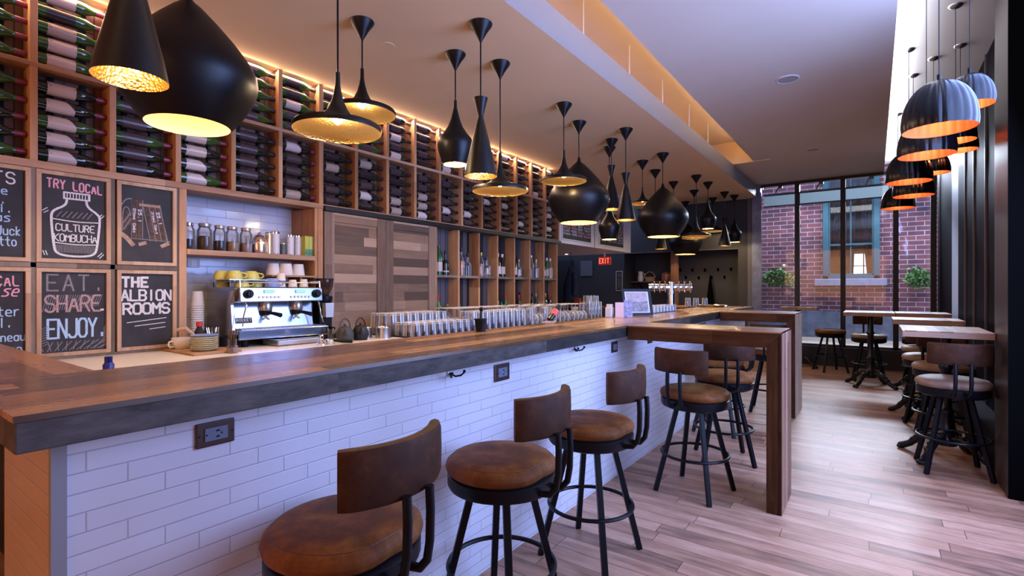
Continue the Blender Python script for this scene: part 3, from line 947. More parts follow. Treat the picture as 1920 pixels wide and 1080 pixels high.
dup(pale, (0.40, 6.38, 0), math.radians(92), 'worn brown stool with daylight-paled seat on the far side of the middle pedestal table')
dup(pale, (0.45, 7.78, 0), math.radians(80), 'worn brown stool with daylight-paled seat behind the right half of the long far table')
dup(pale, (-0.06, 7.74, 0), math.radians(95), 'brown stool with daylight-paled seat behind the iron pedestal of the long far table')
low = make_stool('backless_stool', M['leather'], 'round brown backless stool standing alone near the black window ledge', None, False)
low.location = (-0.50, 8.30, 0); low.rotation_euler = (0, 0, 0.5)

# ================================================================== pedestal tables
TT = 0.88
def pedestal_base(px, py, t):
    b = MB()
    b.lathe([(0.0001, 0.10), (.060, .10), (.066, .125), (.050, .14), (.046, .165), (.054, .18), (.038, .20), (.034, .30), (.044, .315), (.044, .335), (.032, .35), (.030, .60), (.040, .615), (.040, .635), (.030, .65), (.028, TT - .07), (.060, TT - .045), (.060, TT - .04), (.0001, TT - .04)], 20, (px, py, 0))
    obj('column', b, M['iron'], t)
    for k in range(4):
        a = PI / 4 + k * PI / 2 + 0.25
        ca, sa = math.cos(a), math.sin(a)
        b = MB()
        pts = [(.03, .135), (.08, .150), (.13, .135), (.175, .095), (.215, .050), (.255, .028), (.285, .022)]
        b.tube([(px + r * ca, py + r * sa, z) for r, z in pts], [.026, .027, .026, .024, .022, .024, .018], 10)
        for r, z in ((.07, .172), (.10, .168), (.135, .155), (.165, .125), (.195, .092)):
            for s in (-1, 1):
                b.ball((px + r * ca - s * .016 * sa, py + r * sa + s * .016 * ca, z - .004), .0125, 8, 6)
        for s in (-1, 0, 1):
            b.ball((px + .275 * ca - s * .017 * sa, py + .275 * sa + s * .017 * ca, .016), .017, 8, 6, 0, 1, 1, .9)
        obj('foot', b, M['iron'], t)
M['iron'] = plain('cast_iron', (0.012, 0.013, 0.016), 0.28, 0.4, 0.3, 60, 0.6, 0.25)
def pedestal_table(x0, x1, y0, y1, bx, by, label, pale_edge=True):
    t = thing('pedestal_table', label, 'table', (bx, by, 0), 0, 'wooden pedestal tables')
    b = MB(); b.box(x0, x1, y0, y1, TT - 0.008, TT); obj('tabletop', b, M['table_top'], t, 0.002)
    b = MB(); b.box(x0 + .001, x1 - .001, y0 + .001, y1 - .001, TT - 0.042, TT - 0.008); obj('edge_frame', b, M['table_edge'], t, 0.002)
    pedestal_base(bx, by, t)
    return t
pedestal_table(.146, .59, 4.16, 4.76, .39, 4.48, 'square wooden pedestal table beside the black column')
pedestal_table(.130, .61, 5.56, 6.05, .36, 5.82, 'middle square wooden pedestal table along the dark right wall')
pedestal_table(-.295, .182, 6.95, 7.50, -.04, 7.33, 'left half of the long far table, one iron pedestal in view')
pedestal_table(.190, .66, 6.99, 7.52, .42, 7.26, 'right half of the long far table against the dark right wall')
pedestal_table(-1.14, -.67, 8.38, 8.78, -.92, 8.58, 'small wooden table at the far glazing, half hidden by the far side table')

# ================================================================== wine rack
XR = -3.267
Y0, PW = 0.639, 0.3093
ZB, ZM, ZT = 1.765, 2.235, 2.63
rack = thing('wine_rack', 'long wooden wine rack of square cells filling the top of the bar wall', 'rack', (XR - .06, 2.8, ZB))
def py(i): return Y0 + PW * i
for i in range(-1, 17):
    b = MB(); y = py(i); w = .017 if i not in (5,) else .024
    b.box(XR - .125, XR, y - w / 2 - .006, y + w / 2 + .006, ZB, ZT - .002)
    obj('upright', b, M['rack_v'], rack, 0.002)
ends = py(-1), py(16)
for z, h in ((ZB, .036), (ZM, .022)):
    b = MB(); b.box(XR - .125, XR + .004, ends[0] - .01, ends[1] + .015, z - h, z); obj('shelf', b, M['rack_h'], rack, 0.002)
b = MB(); b.box(XR - .135, XR - .125, ends[0], ends[1], ZB - .03, ZT - .002); obj('back_panel', b, M['back_slats'], rack)
for i in range(-1, 16):
    b = MB()
    for dy in (.085, .215):
        b.box(XR - .118, XR - .108, py(i) + dy - .010, py(i) + dy + .010, ZB, ZM - .022); b.box(XR - .118, XR - .108, py(i) + dy - .010, py(i) + dy + .010, ZM, ZT)
    obj('peg_rail', b, M['black_metal'], rack)
# warm strip lights tucked under the ceiling behind the top bottles
b = MB(); b.box(XR - .122, XR - .112, ends[0], ends[1], ZT - .014, ZT - .006)
tag(obj('rack_light', b, glow('rack_strip', (1.0, 0.72, 0.62), 7), None), 'thin strip light along the top back of the wine rack', 'light')
area_light('rack_glow', (XR - .02, 2.9, ZT - .012), (0, math.radians(-28), 0), .04, 5.0, 17, (1.0, 0.66, 0.46))

M['bottle_green'] = plain('green_bottle_glass', (0.035, 0.085, 0.018), 0.10, 0, 0.0, spec=0.7)
M['bottle_dark'] = plain('dark_bottle_glass', (0.010, 0.014, 0.010), 0.10, 0, 0.0, spec=0.7)
def label_mat(name, base, ink, split):
    t = NT(name)
    p, P = t.objpos()
    n1 = t.noise(p, 60, 2)
    ink_on = t.math('GREATER_THAN', n1, 0.66)
    c = t.mix(t.math('MULTIPLY', ink_on, 0.7), base, ink)
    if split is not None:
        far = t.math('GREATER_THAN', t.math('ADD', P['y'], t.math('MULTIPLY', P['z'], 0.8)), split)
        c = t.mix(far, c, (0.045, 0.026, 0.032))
    t.set(Base_Color=c, Roughness=0.32)
    return t.m
LAB = [('white', label_mat('white_label', (0.58, 0.47, 0.41), (0.16, 0.11, 0.11), None)),
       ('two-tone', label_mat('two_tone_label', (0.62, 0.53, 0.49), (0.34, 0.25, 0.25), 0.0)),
       ('dark', label_mat('dark_label', (0.022, 0.014, 0.017), (0.07, 0.05, 0.052), None)),
       ('mauve', label_mat('mauve_label', (0.062, 0.038, 0.042), (0.03, 0.02, 0.022), None)),
       ('cream', label_mat('cream_label', (0.40, 0.31, 0.25), (0.15, 0.09, 0.08), None))]
CAPS = {'red': plain('dark_red_capsule', (0.19, 0.022, 0.040), 0.35), 'purple': plain('purple_black_capsule', (0.045, 0.014, 0.024), 0.35), 'black': plain('black_capsule', (0.014, 0.012, 0.014), 0.4)}
# a bottle lying down, base at -y, neck towards +y, axis through its origin
def bottle_parts():
    body = MB(); body.lathe([(.0001, -.133), (.025, -.140), (.0318, -.135), (.0325, -.12), (.0325, .030), (.0305, .048), (.0245, .068), (.0175, .085), (.0145, .10), (.0135, .118), (.0001, .118)], 22, axis='y')
    lab = MB(); lab.lathe([(.0327, -.098), (.0330, -.098), (.0330, .012), (.0327, .012)], 22, axis='y')
    cap = MB(); cap.lathe([(.0138, .085), (.0150, .085), (.0146, .108), (.0146, .140), (.0138, .143), (.0001, .143)], 16, axis='y')
    return body, lab, cap
protos = {}
def proto(green, lk, ck, far):
    key = (green, lk, ck, far)
    glass = M['bottle_green'] if green else M['bottle_dark']
    lm = LAB[lk][1]
    if key in protos:
        return dup(protos[key])
    bd, lb, cp = bottle_parts()
    if far:
        n = len(bd.v); k0 = len(bd.f)
        bd.add(lb.v, lb.f, 1, True); bd.add(cp.v, cp.f, 2, True)
        o = obj('wine_bottle', bd, [glass, lm, CAPS[ck]])
    else:
        o = obj('wine_bottle', bd, glass)
        obj('label', lb, lm, o, world=False); obj('capsule', cp, CAPS[ck], o, world=False)
    protos[key] = o
    return o
rng = random.Random(5)
SPOT = {5: ['topmost', 'second down', 'middle', 'fourth down', 'bottom']}
for i in range(-1, 16):
    for row, (zb, zt) in enumerate(((ZM, ZT), (ZB, ZM))):
        pitch = (ZT - ZM - .004) / 5 if row == 0 else .083
        styles = [rng.choice((2, 2, 3, 3, 4, 1)) for _ in range(5)]
        if i in (1, 3): styles = [3] * 5
        if i == 3 and row: styles = [3] * 5
        if i == 0: styles = [0, 2, 4, 0, 0] if row == 0 else [0, 1, 1, 1, 1]
        if i == 2 and row: styles = [0, 0, 0, 1, 1]
        if i >= 4 and not row: styles = [rng.choice((2, 2, 3, 0)) for _ in range(5)]
        cap = 'red' if i < 3 else rng.choice(('purple', 'red', 'black', 'purple')) if i < 6 else rng.choice(('black', 'purple'))
        for k in range(5):
            green = row == 0 and i < 7 or (i < 3 and row == 1 and rng.random() < .35)
            o = proto(green, styles[k], cap, i > 7)
            o.location = (XR - .050, py(i) + .151 + rng.uniform(-.004, .004), zb + pitch * (4.5 - k) + .002)
            if row: o.location.z = zb + .040 + pitch * (4 - k) + .002
            o.rotation_euler = (0, rng.uniform(0, 6.28) if o.type == 'MESH' and styles[k] in (2, 3) else rng.uniform(-.25, .25), 0)
            col = 'green' if green else 'dark'
            cell = f'{ORD[i + 2]} {"upper" if row == 0 else "lower"} rack cell'
            tag(o, f'{col} wine bottle with {LAB[styles[k]][0]} label, {SPOT[5][k]} in the {cell}', 'bottle', 'wine bottles lying in the rack')

# ================================================================== chalkboards
b = MB(); b.box(XR - .06, XR - .03, .2, 1.29, .80, ZB - .036); struct('panelling', b, M['grey_wood'])
for k, y in enumerate((.6385, .9485, 1.258)):
    b = MB(); b.box(XR - .03, XR - .006, y - .010, y + .010, .80, ZB - .036); struct(f'trim_{16 + k}', b, M['grey_wood'])
b = MB(); b.box(XR - .03, XR - .006, .2, 1.248, 1.252, 1.276); struct('trim_19', b, M['grey_wood'])
b = MB(); b.box(XR - .03, XR - .002, .2, 1.248, .80, .814); struct('trim_20', b, M['grey_wood'])
b = MB(); b.box(XR - .125, XR - .001, 1.262, 1.300, .80, ZB - .036); struct('trim_21', b, M['rack_v'])
def fnB(u, v): return (XR - .0145, u, v)
def chalkboard(y0, y1, z0, z1, label):
    t = thing('chalkboard', label, 'chalkboard', (XR - .02, (y0 + y1) / 2, z0), 0, 'framed chalkboards')
    f = .019
    b = MB(); b.box(XR - .03, XR, y0, y1, z0, z0 + f); b.box(XR - .03, XR, y0, y1, z1 - f, z1); b.box(XR - .03, XR, y0, y0 + f, z0 + f, z1 - f); b.box(XR - .03, XR, y1 - f, y1, z0 + f, z1 - f)
    obj('frame', b, M['pale_frame'], t, 0.0015)
    b = MB(); b.box(XR - .03, XR - .015, y0 + f, y1 - f, z0 + f, z1 - f); obj('slate', b, M['slate'], t)
    return t
UP, LO = (1.278, 1.727), (.815, 1.250)
def chalk(t, m, *calls):
    b = MB()
    for c in calls: c(b)
    obj('chalk_writing', b, M[m], t)
def W(text, u0, v0, h, width, w=.006, **k): return lambda b: write(b, text, u0, v0, h, width, w, fnB, **k)
def R(pts, w=.005, soft=True): return lambda b: ribbon(b, chaikin(chaikin(pts)) if soft else pts, w, fnB)
# first column, cut by the picture edge
t = chalkboard(.335, .629, *UP, 'upper chalkboard at the far left listing cheeses and meats in blue')
chalk(t, 'chalk_white', W('BITS', .420, 1.640, .052, .165, .007))
chalk(t, 'chalk_blue', W('cheddge', .37, 1.588, .034, .185, .005), W('brie..', .40, 1.545, .032, .15, .005), W('salami.', .40, 1.505, .034, .17, .005),
      W('olivas', .40, 1.462, .038, .165, .005), W('duck', .515, 1.400, .040, .085, .005), W('prosciutto', .37, 1.350, .040, .215, .005))
t = chalkboard(.335, .629, *LO, 'lower chalkboard at the far left headed in pink, blue list below')
chalk(t, 'chalk_pink', W('LOCAL', .455, 1.163, .045, .140, .006), W('else', .47, 1.115, .05, .12, .006, slant=.3))
chalk(t, 'chalk_blue', W('roaster', .40, 1.022, .042, .20, .005), W('bowl.', .45, .970, .042, .12, .005), W('pineau', .485, .905, .036, .13, .005), W('blue', .50, .845, .042, .105, .005), W('le', .42, .905, .036, .05, .005))
# try local
t = chalkboard(.648, .940, *UP, 'chalkboard with a drawn kombucha jar under pink lettering')
chalk(t, 'chalk_pink', W('TRY LOCAL', .690, 1.648, .042, .220, .007, rise=-.0012))
J = lambda u, v: (.795 + u, 1.30 + v)
jar = [J(-.03, .30), J(-.035, .265), J(-.085, .235), J(-.092, .20), J(-.080, .05), J(-.07, .025), J(-.03, .012), J(.04, .012), J(.08, .025), J(.09, .06), J(.102, .20), J(.098, .23), J(.05, .265), J(.045, .30)]
chalk(t, 'chalk_white', R(jar, .010), R([J(-.042, .30), J(-.042, .33), J(.058, .33), J(.058, .30), J(-.042, .30)], .008, False),
      *[R([J(-.03 + .012 * k, .303), J(-.03 + .012 * k, .327)], .004, False) for k in range(8)],
      R([J(-.088, .195), J(0, .185), J(.10, .19)], .005), R([J(-.082, .078), J(0, .070), J(.09, .075)], .005),
      W('CULTURE', .722, 1.437, .034, .155, .0045, gap=.24), W('KOMBUCHA', .716, 1.385, .036, .170, .0045, gap=.22),
      R([(.672, 1.53), (.69, 1.545)], .004, False), R([(.678, 1.52), (.694, 1.532)], .004, False), R([(.893, 1.52), (.905, 1.535)], .004, False), R([(.902, 1.515), (.914, 1.53)], .004, False),
      R([(.674, 1.335), (.680, 1.315)], .004, False), R([(.684, 1.335), (.690, 1.315)], .004, False), R([(.888, 1.315), (.905, 1.335)], .004, False), R([(.895, 1.307), (.912, 1.327)], .004, False))
chalk(t, 'chalk_grey', *[R([J(-.075 + .006 * k, .03), J(-.078 + .006 * k, .066)], .003, False) for k in range(27)], *[R([J(-.07 + .02 * k, .205), J(-.05 + .02 * k, .235)], .004, False) for k in range(7)])
# eat share enjoy
t = chalkboard(.648, .940, *LO, 'chalkboard reading eat, share, enjoy in large capitals')
chalk(t, 'chalk_grey', W('EAT.', .690, 1.140, .078, .235, .008, soft=False),
      *[R([(.672 + .009 * k, 1.036 + .001 * k), (.690 + .009 * k, 1.118)], .0025, False) for k in range(25)],
      *[R([(.676 + .014 * k, .842), (.672 + .018 * k + (.02 if k % 2 else -.015), .885)], .0035, False) for k in range(17)],
      *[R([(.672, .87 + .012 * k), (.692, .88 + .012 * k)], .003, False) for k in range(8)], *[R([(.912, .94 - .012 * k), (.922, .96 - .012 * k)], .003, False) for k in range(7)])
chalk(t, 'chalk_rose', W('SHARE', .683, 1.035, .080, .222, .009, gap=.22)); chalk(t, 'chalk_blue', W('ENJOY.', .692, .905, .092, .235, .010, gap=.22, soft=False)); chalk(t, 'chalk_white', R([(.902, 1.040), (.910, 1.040)], .010, False))
# bookshelf drawing
t = chalkboard(.967, 1.249, *UP, 'chalkboard with a drawing of black books leaning on a shelf')
fb = lambda u, v: (.986 + u * .243, 1.300 + v * .408)
bs = [R([fb(.20 + .105 * k, .31), fb(.215 + .10 * k, .82)], .004, False) for k in range(3)] + [R([fb(.56 + .115 * k, .28), fb(.41 + .115 * k, .78)], .004, False) for k in range(4)]
bs += [R([fb(.92, .28), fb(.74, .78)], .004, False), R([fb(.0, .72), fb(.1, .82), fb(.2, .83)], .006), R([fb(.03, .40), fb(.04, .70), fb(.14, .72), fb(.19, .60)], .005), R([fb(.05, .5), fb(.18, .64)], .006, False), R([fb(.06, .42), fb(.19, .56)], .006, False), R([fb(.20, .30), fb(.96, .29)], .004, False)]
chalk(t, 'chalk_brown', *[R([fb(.245 + .10 * k, .32), fb(.255 + .10 * k, .80)], .020, False) for k in range(2)], *[R([fb(.62 + .112 * k, .30), fb(.48 + .112 * k, .77)], .022, False) for k in range(3)], R([fb(.03, .45), fb(.16, .60)], .05, False))
chalk(t, 'chalk_grey', *bs)
rt = -PI / 2
chalk(t, 'chalk_white', W('Ottawa', fb(.23, 0)[0], fb(0, .70)[1], .012, .060, .003, rot=rt), W('Cooks', fb(.23, 0)[0], fb(0, .50)[1], .012, .05, .003, rot=rt), W('25.1', fb(.33, 0)[0], fb(0, .70)[1], .014, .075, .004, rot=rt),
      W('Ottawa', fb(.575, 0)[0], fb(0, .68)[1], .012, .060, .003, rot=rt + .2), W('Cooks', fb(.635, 0)[0], fb(0, .50)[1], .012, .05, .003, rot=rt + .2), W('25.1', fb(.68, 0)[0], fb(0, .68)[1], .014, .075, .004, rot=rt + .2))
chalk(t, 'chalk_tan', R([fb(.0, .36), fb(.12, .30), fb(.22, .22)], .022), R([fb(.36, .23), fb(.46, .25)], .018), R([fb(.80, .22), fb(.92, .26)], .020), R([fb(.36, .76), fb(.74, .76)], .014, False))
# albion rooms
t = chalkboard(.967, 1.249, *LO, 'chalkboard stencilled with the name of the rooms over three chalk lines')
chalk(t, 'chalk_white', W('THE', .995, 1.160, .050, .125, .013, soft=False), W('ALBION', .990, 1.085, .056, .240, .010, gap=.25, soft=False), W('ROOMS', .998, 1.012, .056, .225, .011, gap=.25, soft=False),
      R([(1.015, .965), (1.20, .985)], .004, False), R([(1.05, .945), (1.195, .958)], .004, False), R([(1.12, .925), (1.195, .933)], .004, False))

# ================================================================== back counter, niche, doors, bottle shelves
CT = 0.80
bc = thing('back_counter', 'cream topped low counter running along behind the bar', 'counter', (-3.0, 2.9, 0))
b = MB(); b.box(-3.56, -2.58, .47, 5.60, CT - .03, CT); obj('worktop', b, M['cream'], bc, 0.002)
b = MB(); b.box(-3.55, -2.62, .50, 5.58, 0, CT - .03); obj('body', b, M['wall_black'], bc)
b = MB(); b.box(-3.60, -3.565, 1.28, 2.22, CT, 1.74); struct('wall_niche', b, M['niche_tile'])
ns = thing('niche_frame', 'open wooden niche with one shelf above the espresso machine', 'shelf', (XR - .1, 1.72, 1.36))
b = MB(); b.box(-3.56, XR + .006, 1.300, 2.132, 1.350, 1.382); obj('shelf', b, M['rack_h'], ns, 0.002)
b = MB(); b.box(-3.56, XR, 2.132, 2.155, CT, ZB - .037); obj('side_panel', b, M['rack_v'], ns)
b = MB(); b.box(-3.56, XR - .126, 1.285, 1.300, CT, ZB - .037); obj('side_panel', b, M['rack_v'], ns)
b = MB(); b.box(XR - .02, XR + .006, 2.155, 2.195, CT, ZB - .037); obj('post', b, M['rack_v'], ns, 0.002)
# things on the niche shelf
def mason(y, r, h, fill, fh, lidm, label):
    t = thing('glass_jar', label, 'jar', (-3.36, y, 1.382), 0, 'glass jars on the niche shelf')
    z = 1.382
    b = MB(); b.lathe([(.0001, 0), (r * .9, 0), (r, .008), (r, h * .74), (r * .72, h * .86), (r * .72, h * .90)], 24, (-3.36, y, z)); obj('glass_body', b, M['jar_glass'], t)
    b = MB(); b.lathe([(.0001, .003), (r * .94, .003), (r * .95, fh * h * .9), (r * .6, fh * h), (.0001, fh * h)], 20, (-3.36, y, z)); obj('contents', b, fill, t)
    b = MB(); b.lathe([(r * .78, h * .88), (r * .80, h * .90), (r * .80, h * .985), (r * .74, h), (.0001, h)], 24, (-3.36, y, z)); obj('lid', b, lidm, t)
M['tea_black'] = plain('black_tea', (0.030, 0.022, 0.020), 0.9, 0, .5, 160, bump=.6)
M['tea_brown'] = plain('brown_spice', (0.12, 0.065, 0.030), 0.9, 0, .5, 160, bump=.6)
M['sugar_amber'] = plain('amber_granules', (0.45, 0.28, 0.12), 0.9, 0, .3, 200, bump=.5)
M['rose'] = plain('pale_rose_granules', (0.50, 0.32, 0.25), 0.9, 0, .3, 120, bump=.5)
M['tin_lid'] = plain('worn_tin_lid', (0.45, 0.40, 0.34), 0.35, .8)
mason(1.345, .036, .165, M['tea_black'], .40, M['chrome'], 'glass jar of black tea at the left end of the niche shelf')
mason(1.437, .042, .168, M['tea_brown'], .55, M['tin_lid'], 'large glass jar over half full of dark brown spice')
mason(1.525, .036, .165, M['tea_black'], .42, M['tin_lid'], 'glass jar a third full of dark tea beside the amber jar')
mason(1.602, .038, .165, M['sugar_amber'], .42, M['tin_lid'], 'glass jar holding amber granules')
mason(1.690, .038, .165, M['rose'], .40, M['tin_lid'], 'glass jar with pale rose contents beside the domed pot')
t = thing('domed_canister', 'shiny domed metal pot with a small knob on the niche shelf', 'canister', (-3.36, 1.778, 1.382))
b = MB(); b.lathe([(.0001, 0), (.040, 0), (.046, .02), (.047, .07), (.042, .10), (.028, .122), (.010, .130), (.0001, .131)], 28, (-3.36, 1.778, 1.382)); obj('pot', b, plain('rosy_steel', (.85, .72, .62), .16, .9), t)
b = MB(); b.ball((-3.36, 1.778, 1.519), .009, 10, 8); obj('knob', b, M['chrome'], t)
M['tin_print'] = label_mat('printed_tin', (0.66, 0.62, 0.60), (0.12, 0.09, 0.08), None)
def tin(y, r, h, m, label, x=-3.36):
    t = thing('tea_tin', label, 'tin', (x, y, 1.382), 0, 'tins on the niche shelf')
    b = MB(); b.lathe([(.0001, 0), (r, 0), (r, h * .9), (r * .96, h * .92)], 22, (x, y, 1.382)); obj('tin_body', b, m, t)
    b = MB(); b.lathe([(r * .99, h * .9), (r, h * .91), (r, h * .98), (r * .9, h), (.0001, h)], 22, (x, y, 1.382)); obj('lid', b, M['chrome'], t)
tin(1.842, .022, .150, plain('gold_tin', (.62, .45, .28), .3, .8), 'gold coloured tall tin just right of the domed pot')
tin(1.888, .030, .160, M['tin_print'], 'tall white printed tin, wider than the rest of the row')
tin(1.946, .020, .085, plain('grey_tin', (.10, .12, .11), .5, .3), 'short dark grey tin between the tall white tins')
tin(1.998, .027, .148, M['tin_print'], 'tall white printed tin left of the last one in the row')
tin(2.058, .025, .148, M['tin_print'], 'tall white printed tin next to the green boxes')
for k, (y, lab) in enumerate(((2.087, 'yellow green tea box, the left of two at the end of the niche shelf'), (2.120, 'yellow green tea box at the right end of the niche shelf'))):
    t = thing('tea_box', lab, 'box', (-3.32, y, 1.382), 0, 'tea boxes')
    b = MB(); b.box(-3.36, -3.29, y - .016, y + .016, 1.382, 1.382 + .142); obj('carton', b, plain(f'lime_carton_{k}', ((.50, .46, .04), (.42, .52, .10))[k], .5), t, .002)
    b = MB(); b.box(-3.2895, -3.289, y - .0158, y + .0158, 1.384, 1.430); obj('printed_band', b, plain(f'green_print_{k}', (.07, .26, .10), .5, 0, .7, 90), t)
t = thing('wall_outlet', 'white power outlet on the tiled niche wall below the jars', 'outlet', (-3.56, 1.455, 1.33))
b = MB(); b.box(-3.565, -3.557, 1.42, 1.495, 1.285, 1.342); obj('cover_plate', b, M['white_paint'], t, .003)
b = MB(); b.box(-3.557, -3.555, 1.441, 1.474, 1.292, 1.335); obj('socket', b, M['cream'], t, .002)

# ---- espresso machine
em = thing('espresso_machine', 'polished two group espresso machine standing in the niche', 'coffee machine', (-3.22, 1.77, CT), math.radians(-4))
x0, x1, y0, y1 = -3.47, -3.06, 1.46, 2.05
M['machine_side'] = plain('machine_side_steel', (.42, .36, .34), .16, 1.0)
b = MB(); b.prism([(x0, 1.068), (x1 + .032, 1.068), (x1 + .020, 1.158), (x0, 1.158)], y0 + .05, y1 - .01, lambda a, c, h: (a, h, c)); obj('upper_body', b, [M['machine_steel']], em, .006)
b = MB(); b.prism([(x0, .862), (x1 - .045, .862), (x1 - .085, 1.068), (x0, 1.068)], y0 + .052, y1 - .032, lambda a, c, h: (a, h, c)); obj('back_splash', b, M['machine_steel'], em, .003)
b = MB(); b.prism([(x0, .85), (x1 - .02, .85), (x1 - .05, 1.06), (x1 + .02, 1.158), (x0, 1.158)], y0 + .028, y0 + .05, lambda a, c, h: (a, h, c)); obj('side_cheek', b, M['machine_side'], em, .003)
b = MB(); b.prism([(x0, .85), (x1 - .10, .85), (x1 - .10, 1.05), (x1 + .02, 1.158), (x0, 1.158)], y1 - .03, y1 - .012, lambda a, c, h: (a, h, c)); obj('side_cheek', b, M['chrome'], em, .003)
b = MB(); b.box(x0, x1 + .06, y0 + .03, y1 + .015, .845, .902); obj('drip_tray', b, M['machine_steel'], em, .005)
b = MB(); b.box(x1 - .11, x1 + .055, y0 + .05, y1, .902, .906)
for k in range(24): b.box(x1 - .11, x1 + .055, y0 + .055 + k * .0225, y0 + .062 + k * .0225, .906, .909)
obj('grille', b, M['brushed'], em)
for yy in (y0 + .09, y1 - .05):
    for xx in (x0 + .05, x1):
        b = MB(); b.cyl((xx, yy, CT), .020, .046, 14, 0, r2=.026); obj('foot', b, M['black_metal'], em)
for yy in (y0 + .10, y1 - .055):
    b = MB(); b.cyl((x1 + .03, yy, 1.118), .027, .012, 20, 0, 'x'); b.cyl((x1 + .042, yy, 1.118), .018, .022, 16, 0, 'x'); b.box(x1 + .062, x1 + .068, yy - .004, yy + .004, 1.098, 1.138); obj('steam_knob', b, M['dark_plastic'], em, .002)
M['lcd'] = glow('blue_display', (.10, .20, .9), 1.2)
for k, yy in enumerate((y0 + .225, y0 + .425)):
    b = MB(); b.box(x1 + .03, x1 + .034, yy - .032, yy + .032, 1.122, 1.144); obj('display', b, M['lcd'], em, .002)
    for j in range(6):
        b = MB(); b.cyl((x1 + .03, yy - .06 + j * .024, 1.098), .0075, .005, 12, 0, 'x'); obj('button', b, M['white_paint'], em)
    b = MB(); b.lathe([(.0001, 0), (.034, 0), (.036, .012), (.036, .05), (.030, .058), (.0001, .058)], 24, (x1 - .06, yy + .02, 1.012)); gh = obj('group_head', b, M['brushed'], em)
    b = MB(); b.lathe([(.0001, 0), (.030, 0), (.034, .01), (.034, .028), (.0001, .028)], 20, (x1 - .06, yy + .02, .985)); b.tube([(x1 - .03, yy + .02, 1.0), (x1 + .02, yy + .03, .995), (x1 + .08, yy + .045, .985)], [.008, .011, .014], 10); obj('portafilter', b, M['dark_plastic'], gh)
    b = MB(); b.tube([(x1 - .06, yy + .02, .985), (x1 - .06, yy + .02, .97), (x1 - .06, yy + (.0), .955)], .006, 8); b.tube([(x1 - .06, yy + .02, .97), (x1 - .06, yy + .04, .955)], .006, 8); obj('spout', b, M['brushed'], gh)
for yy, s in ((y0 + .085, -1), (y1 - .04, 1)):
    b = MB(); b.tube([(x1 + .02, yy, 1.075), (x1 + .035, yy, 1.05), (x1 + .03, yy + s * .015, .98), (x1 + .045, yy + s * .025, .925)], .0045, 8); obj('steam_wand', b, M['chrome'], em)
b = MB()
for yy in (y0 + .06, y1 - .02):
    b.tube([(x0 + .02, yy, 1.158), (x0 + .02, yy, 1.195), (x1 + .01, yy, 1.195), (x1 + .01, yy, 1.158)], .005, 8)
b.tube([(x0 + .02, y0 + .06, 1.195), (x0 + .02, y1 - .02, 1.195)], .005, 8); b.tube([(x1 + .01, y0 + .06, 1.188), (x1 + .01, y1 - .02, 1.188)], .004, 8)
obj('cup_rail', b, M['chrome'], em)
b = MB(); b.prism([(x1 - .062, .937), (x1 - .056, .937), (x1 - .064, .972), (x1 - .070, .972)], y0 + .062, y0 + .160, lambda a, c, h: (a, h, c)); nb = obj('name_plate', b, M['dark_plastic'], em)
b = MB()
fnE = lambda u, v: (x1 - .0553 - (v - .937) * .2286, u, v)
write(b, 'ROCKET', y0 + .068, .949, .015, .088, .003, fnE, soft=False)
ribbon(b, [(y0 + .064, .939), (y0 + .158, .939), (y0 + .158, .970), (y0 + .064, .970), (y0 + .064, .939)], .0015, fnE)
obj('lettering', b, M['chalk_white'], nb)
t = thing('steel_pan', 'shallow steel pan pushed under the espresso machine', 'pan', (-3.0, 1.80, CT))
b = MB(); b.box(-3.10, -2.92, 1.66, 1.95, CT + .002, CT + .036); obj('pan_body', b, M['brushed'], t, .008)
b = MB(); b.box(-3.105, -2.915, 1.655, 1.955, CT + .036, CT + .040); obj('rim', b, M['chrome'], t, .001)
# yellow cups on the machine
M['yellow'] = plain('yellow_glaze', (.66, .60, .14), .25)
M['blue_glaze'] = plain('blue_glaze', (.22, .32, .62), .3)
def cup_on(x, y, z, mat, label, r=.045, h=.055, upside=True, ang=0.0, group='cups on the espresso machine', name='coffee_cup'):
    t = thing(name, label, 'cup', (x, y, z), 0, group)
    pr = [(.022, h), (.030, h), (r * .82, h * .8), (r, h * .35), (r * 1.02, 0), (r * .97, 0), (r * .94, h * .35), (r * .75, h * .75), (.0001, h * .93)] if upside else [(.0001, .004), (.022, 0), (.030, 0), (r * .82, h * .2), (r, h * .65), (r * 1.02, h), (r * .97, h), (r * .9, h * .5), (.0001, .012)]
    if upside: pr = [(.0001, h)] + pr
    b = MB(); b.lathe(pr, 26, (x, y, z)); obj('bowl', b, mat, t)
    ca, sa = math.cos(ang), math.sin(ang)
    b = MB(); b.tube([(x + (r * .9 + d) * ca, y + (r * .9 + d) * sa, z + h * q) for d, q in ((0, .25), (.018, .22), (.028, .42), (.024, .68), (-.004, .78))], .005, 8); obj('handle', b, mat, t)
cup_on(-3.33, 1.523, 1.206, M['yellow'], 'yellow upturned cup at the left of the upper row on the machine', ang=2.4)
cup_on(-3.24, 1.560, 1.206, M['yellow'], 'yellow upturned cup in front at the left of the upper row', ang=1.2)
cup_on(-3.26, 1.672, 1.206, M['yellow'], 'yellow upturned cup at the right of the upper row, handle out', ang=1.3, r=.05)
for k, (x, y, a, lab) in enumerate(((-3.36, 1.548, 2.5, 'yellow cup at the left of the lower row, half hidden by the rail'), (-3.20, 1.585, 1.3, 'yellow cup in the middle of the lower row behind the rail'), (-3.24, 1.690, 1.4, 'yellow cup at the right of the lower row behind the rail'))):
    cup_on(x, y, 1.159, M['yellow'], lab, .042, .042, True, a)
cup_on(-3.20, 1.775, 1.159, M['blue_glaze'], 'blue upturned cup beside the paper cups on the machine', .048, .058, True, 1.0)
b = MB(); b.box(-3.43, -3.16, 1.49, 1.73, 1.202, 1.206); 
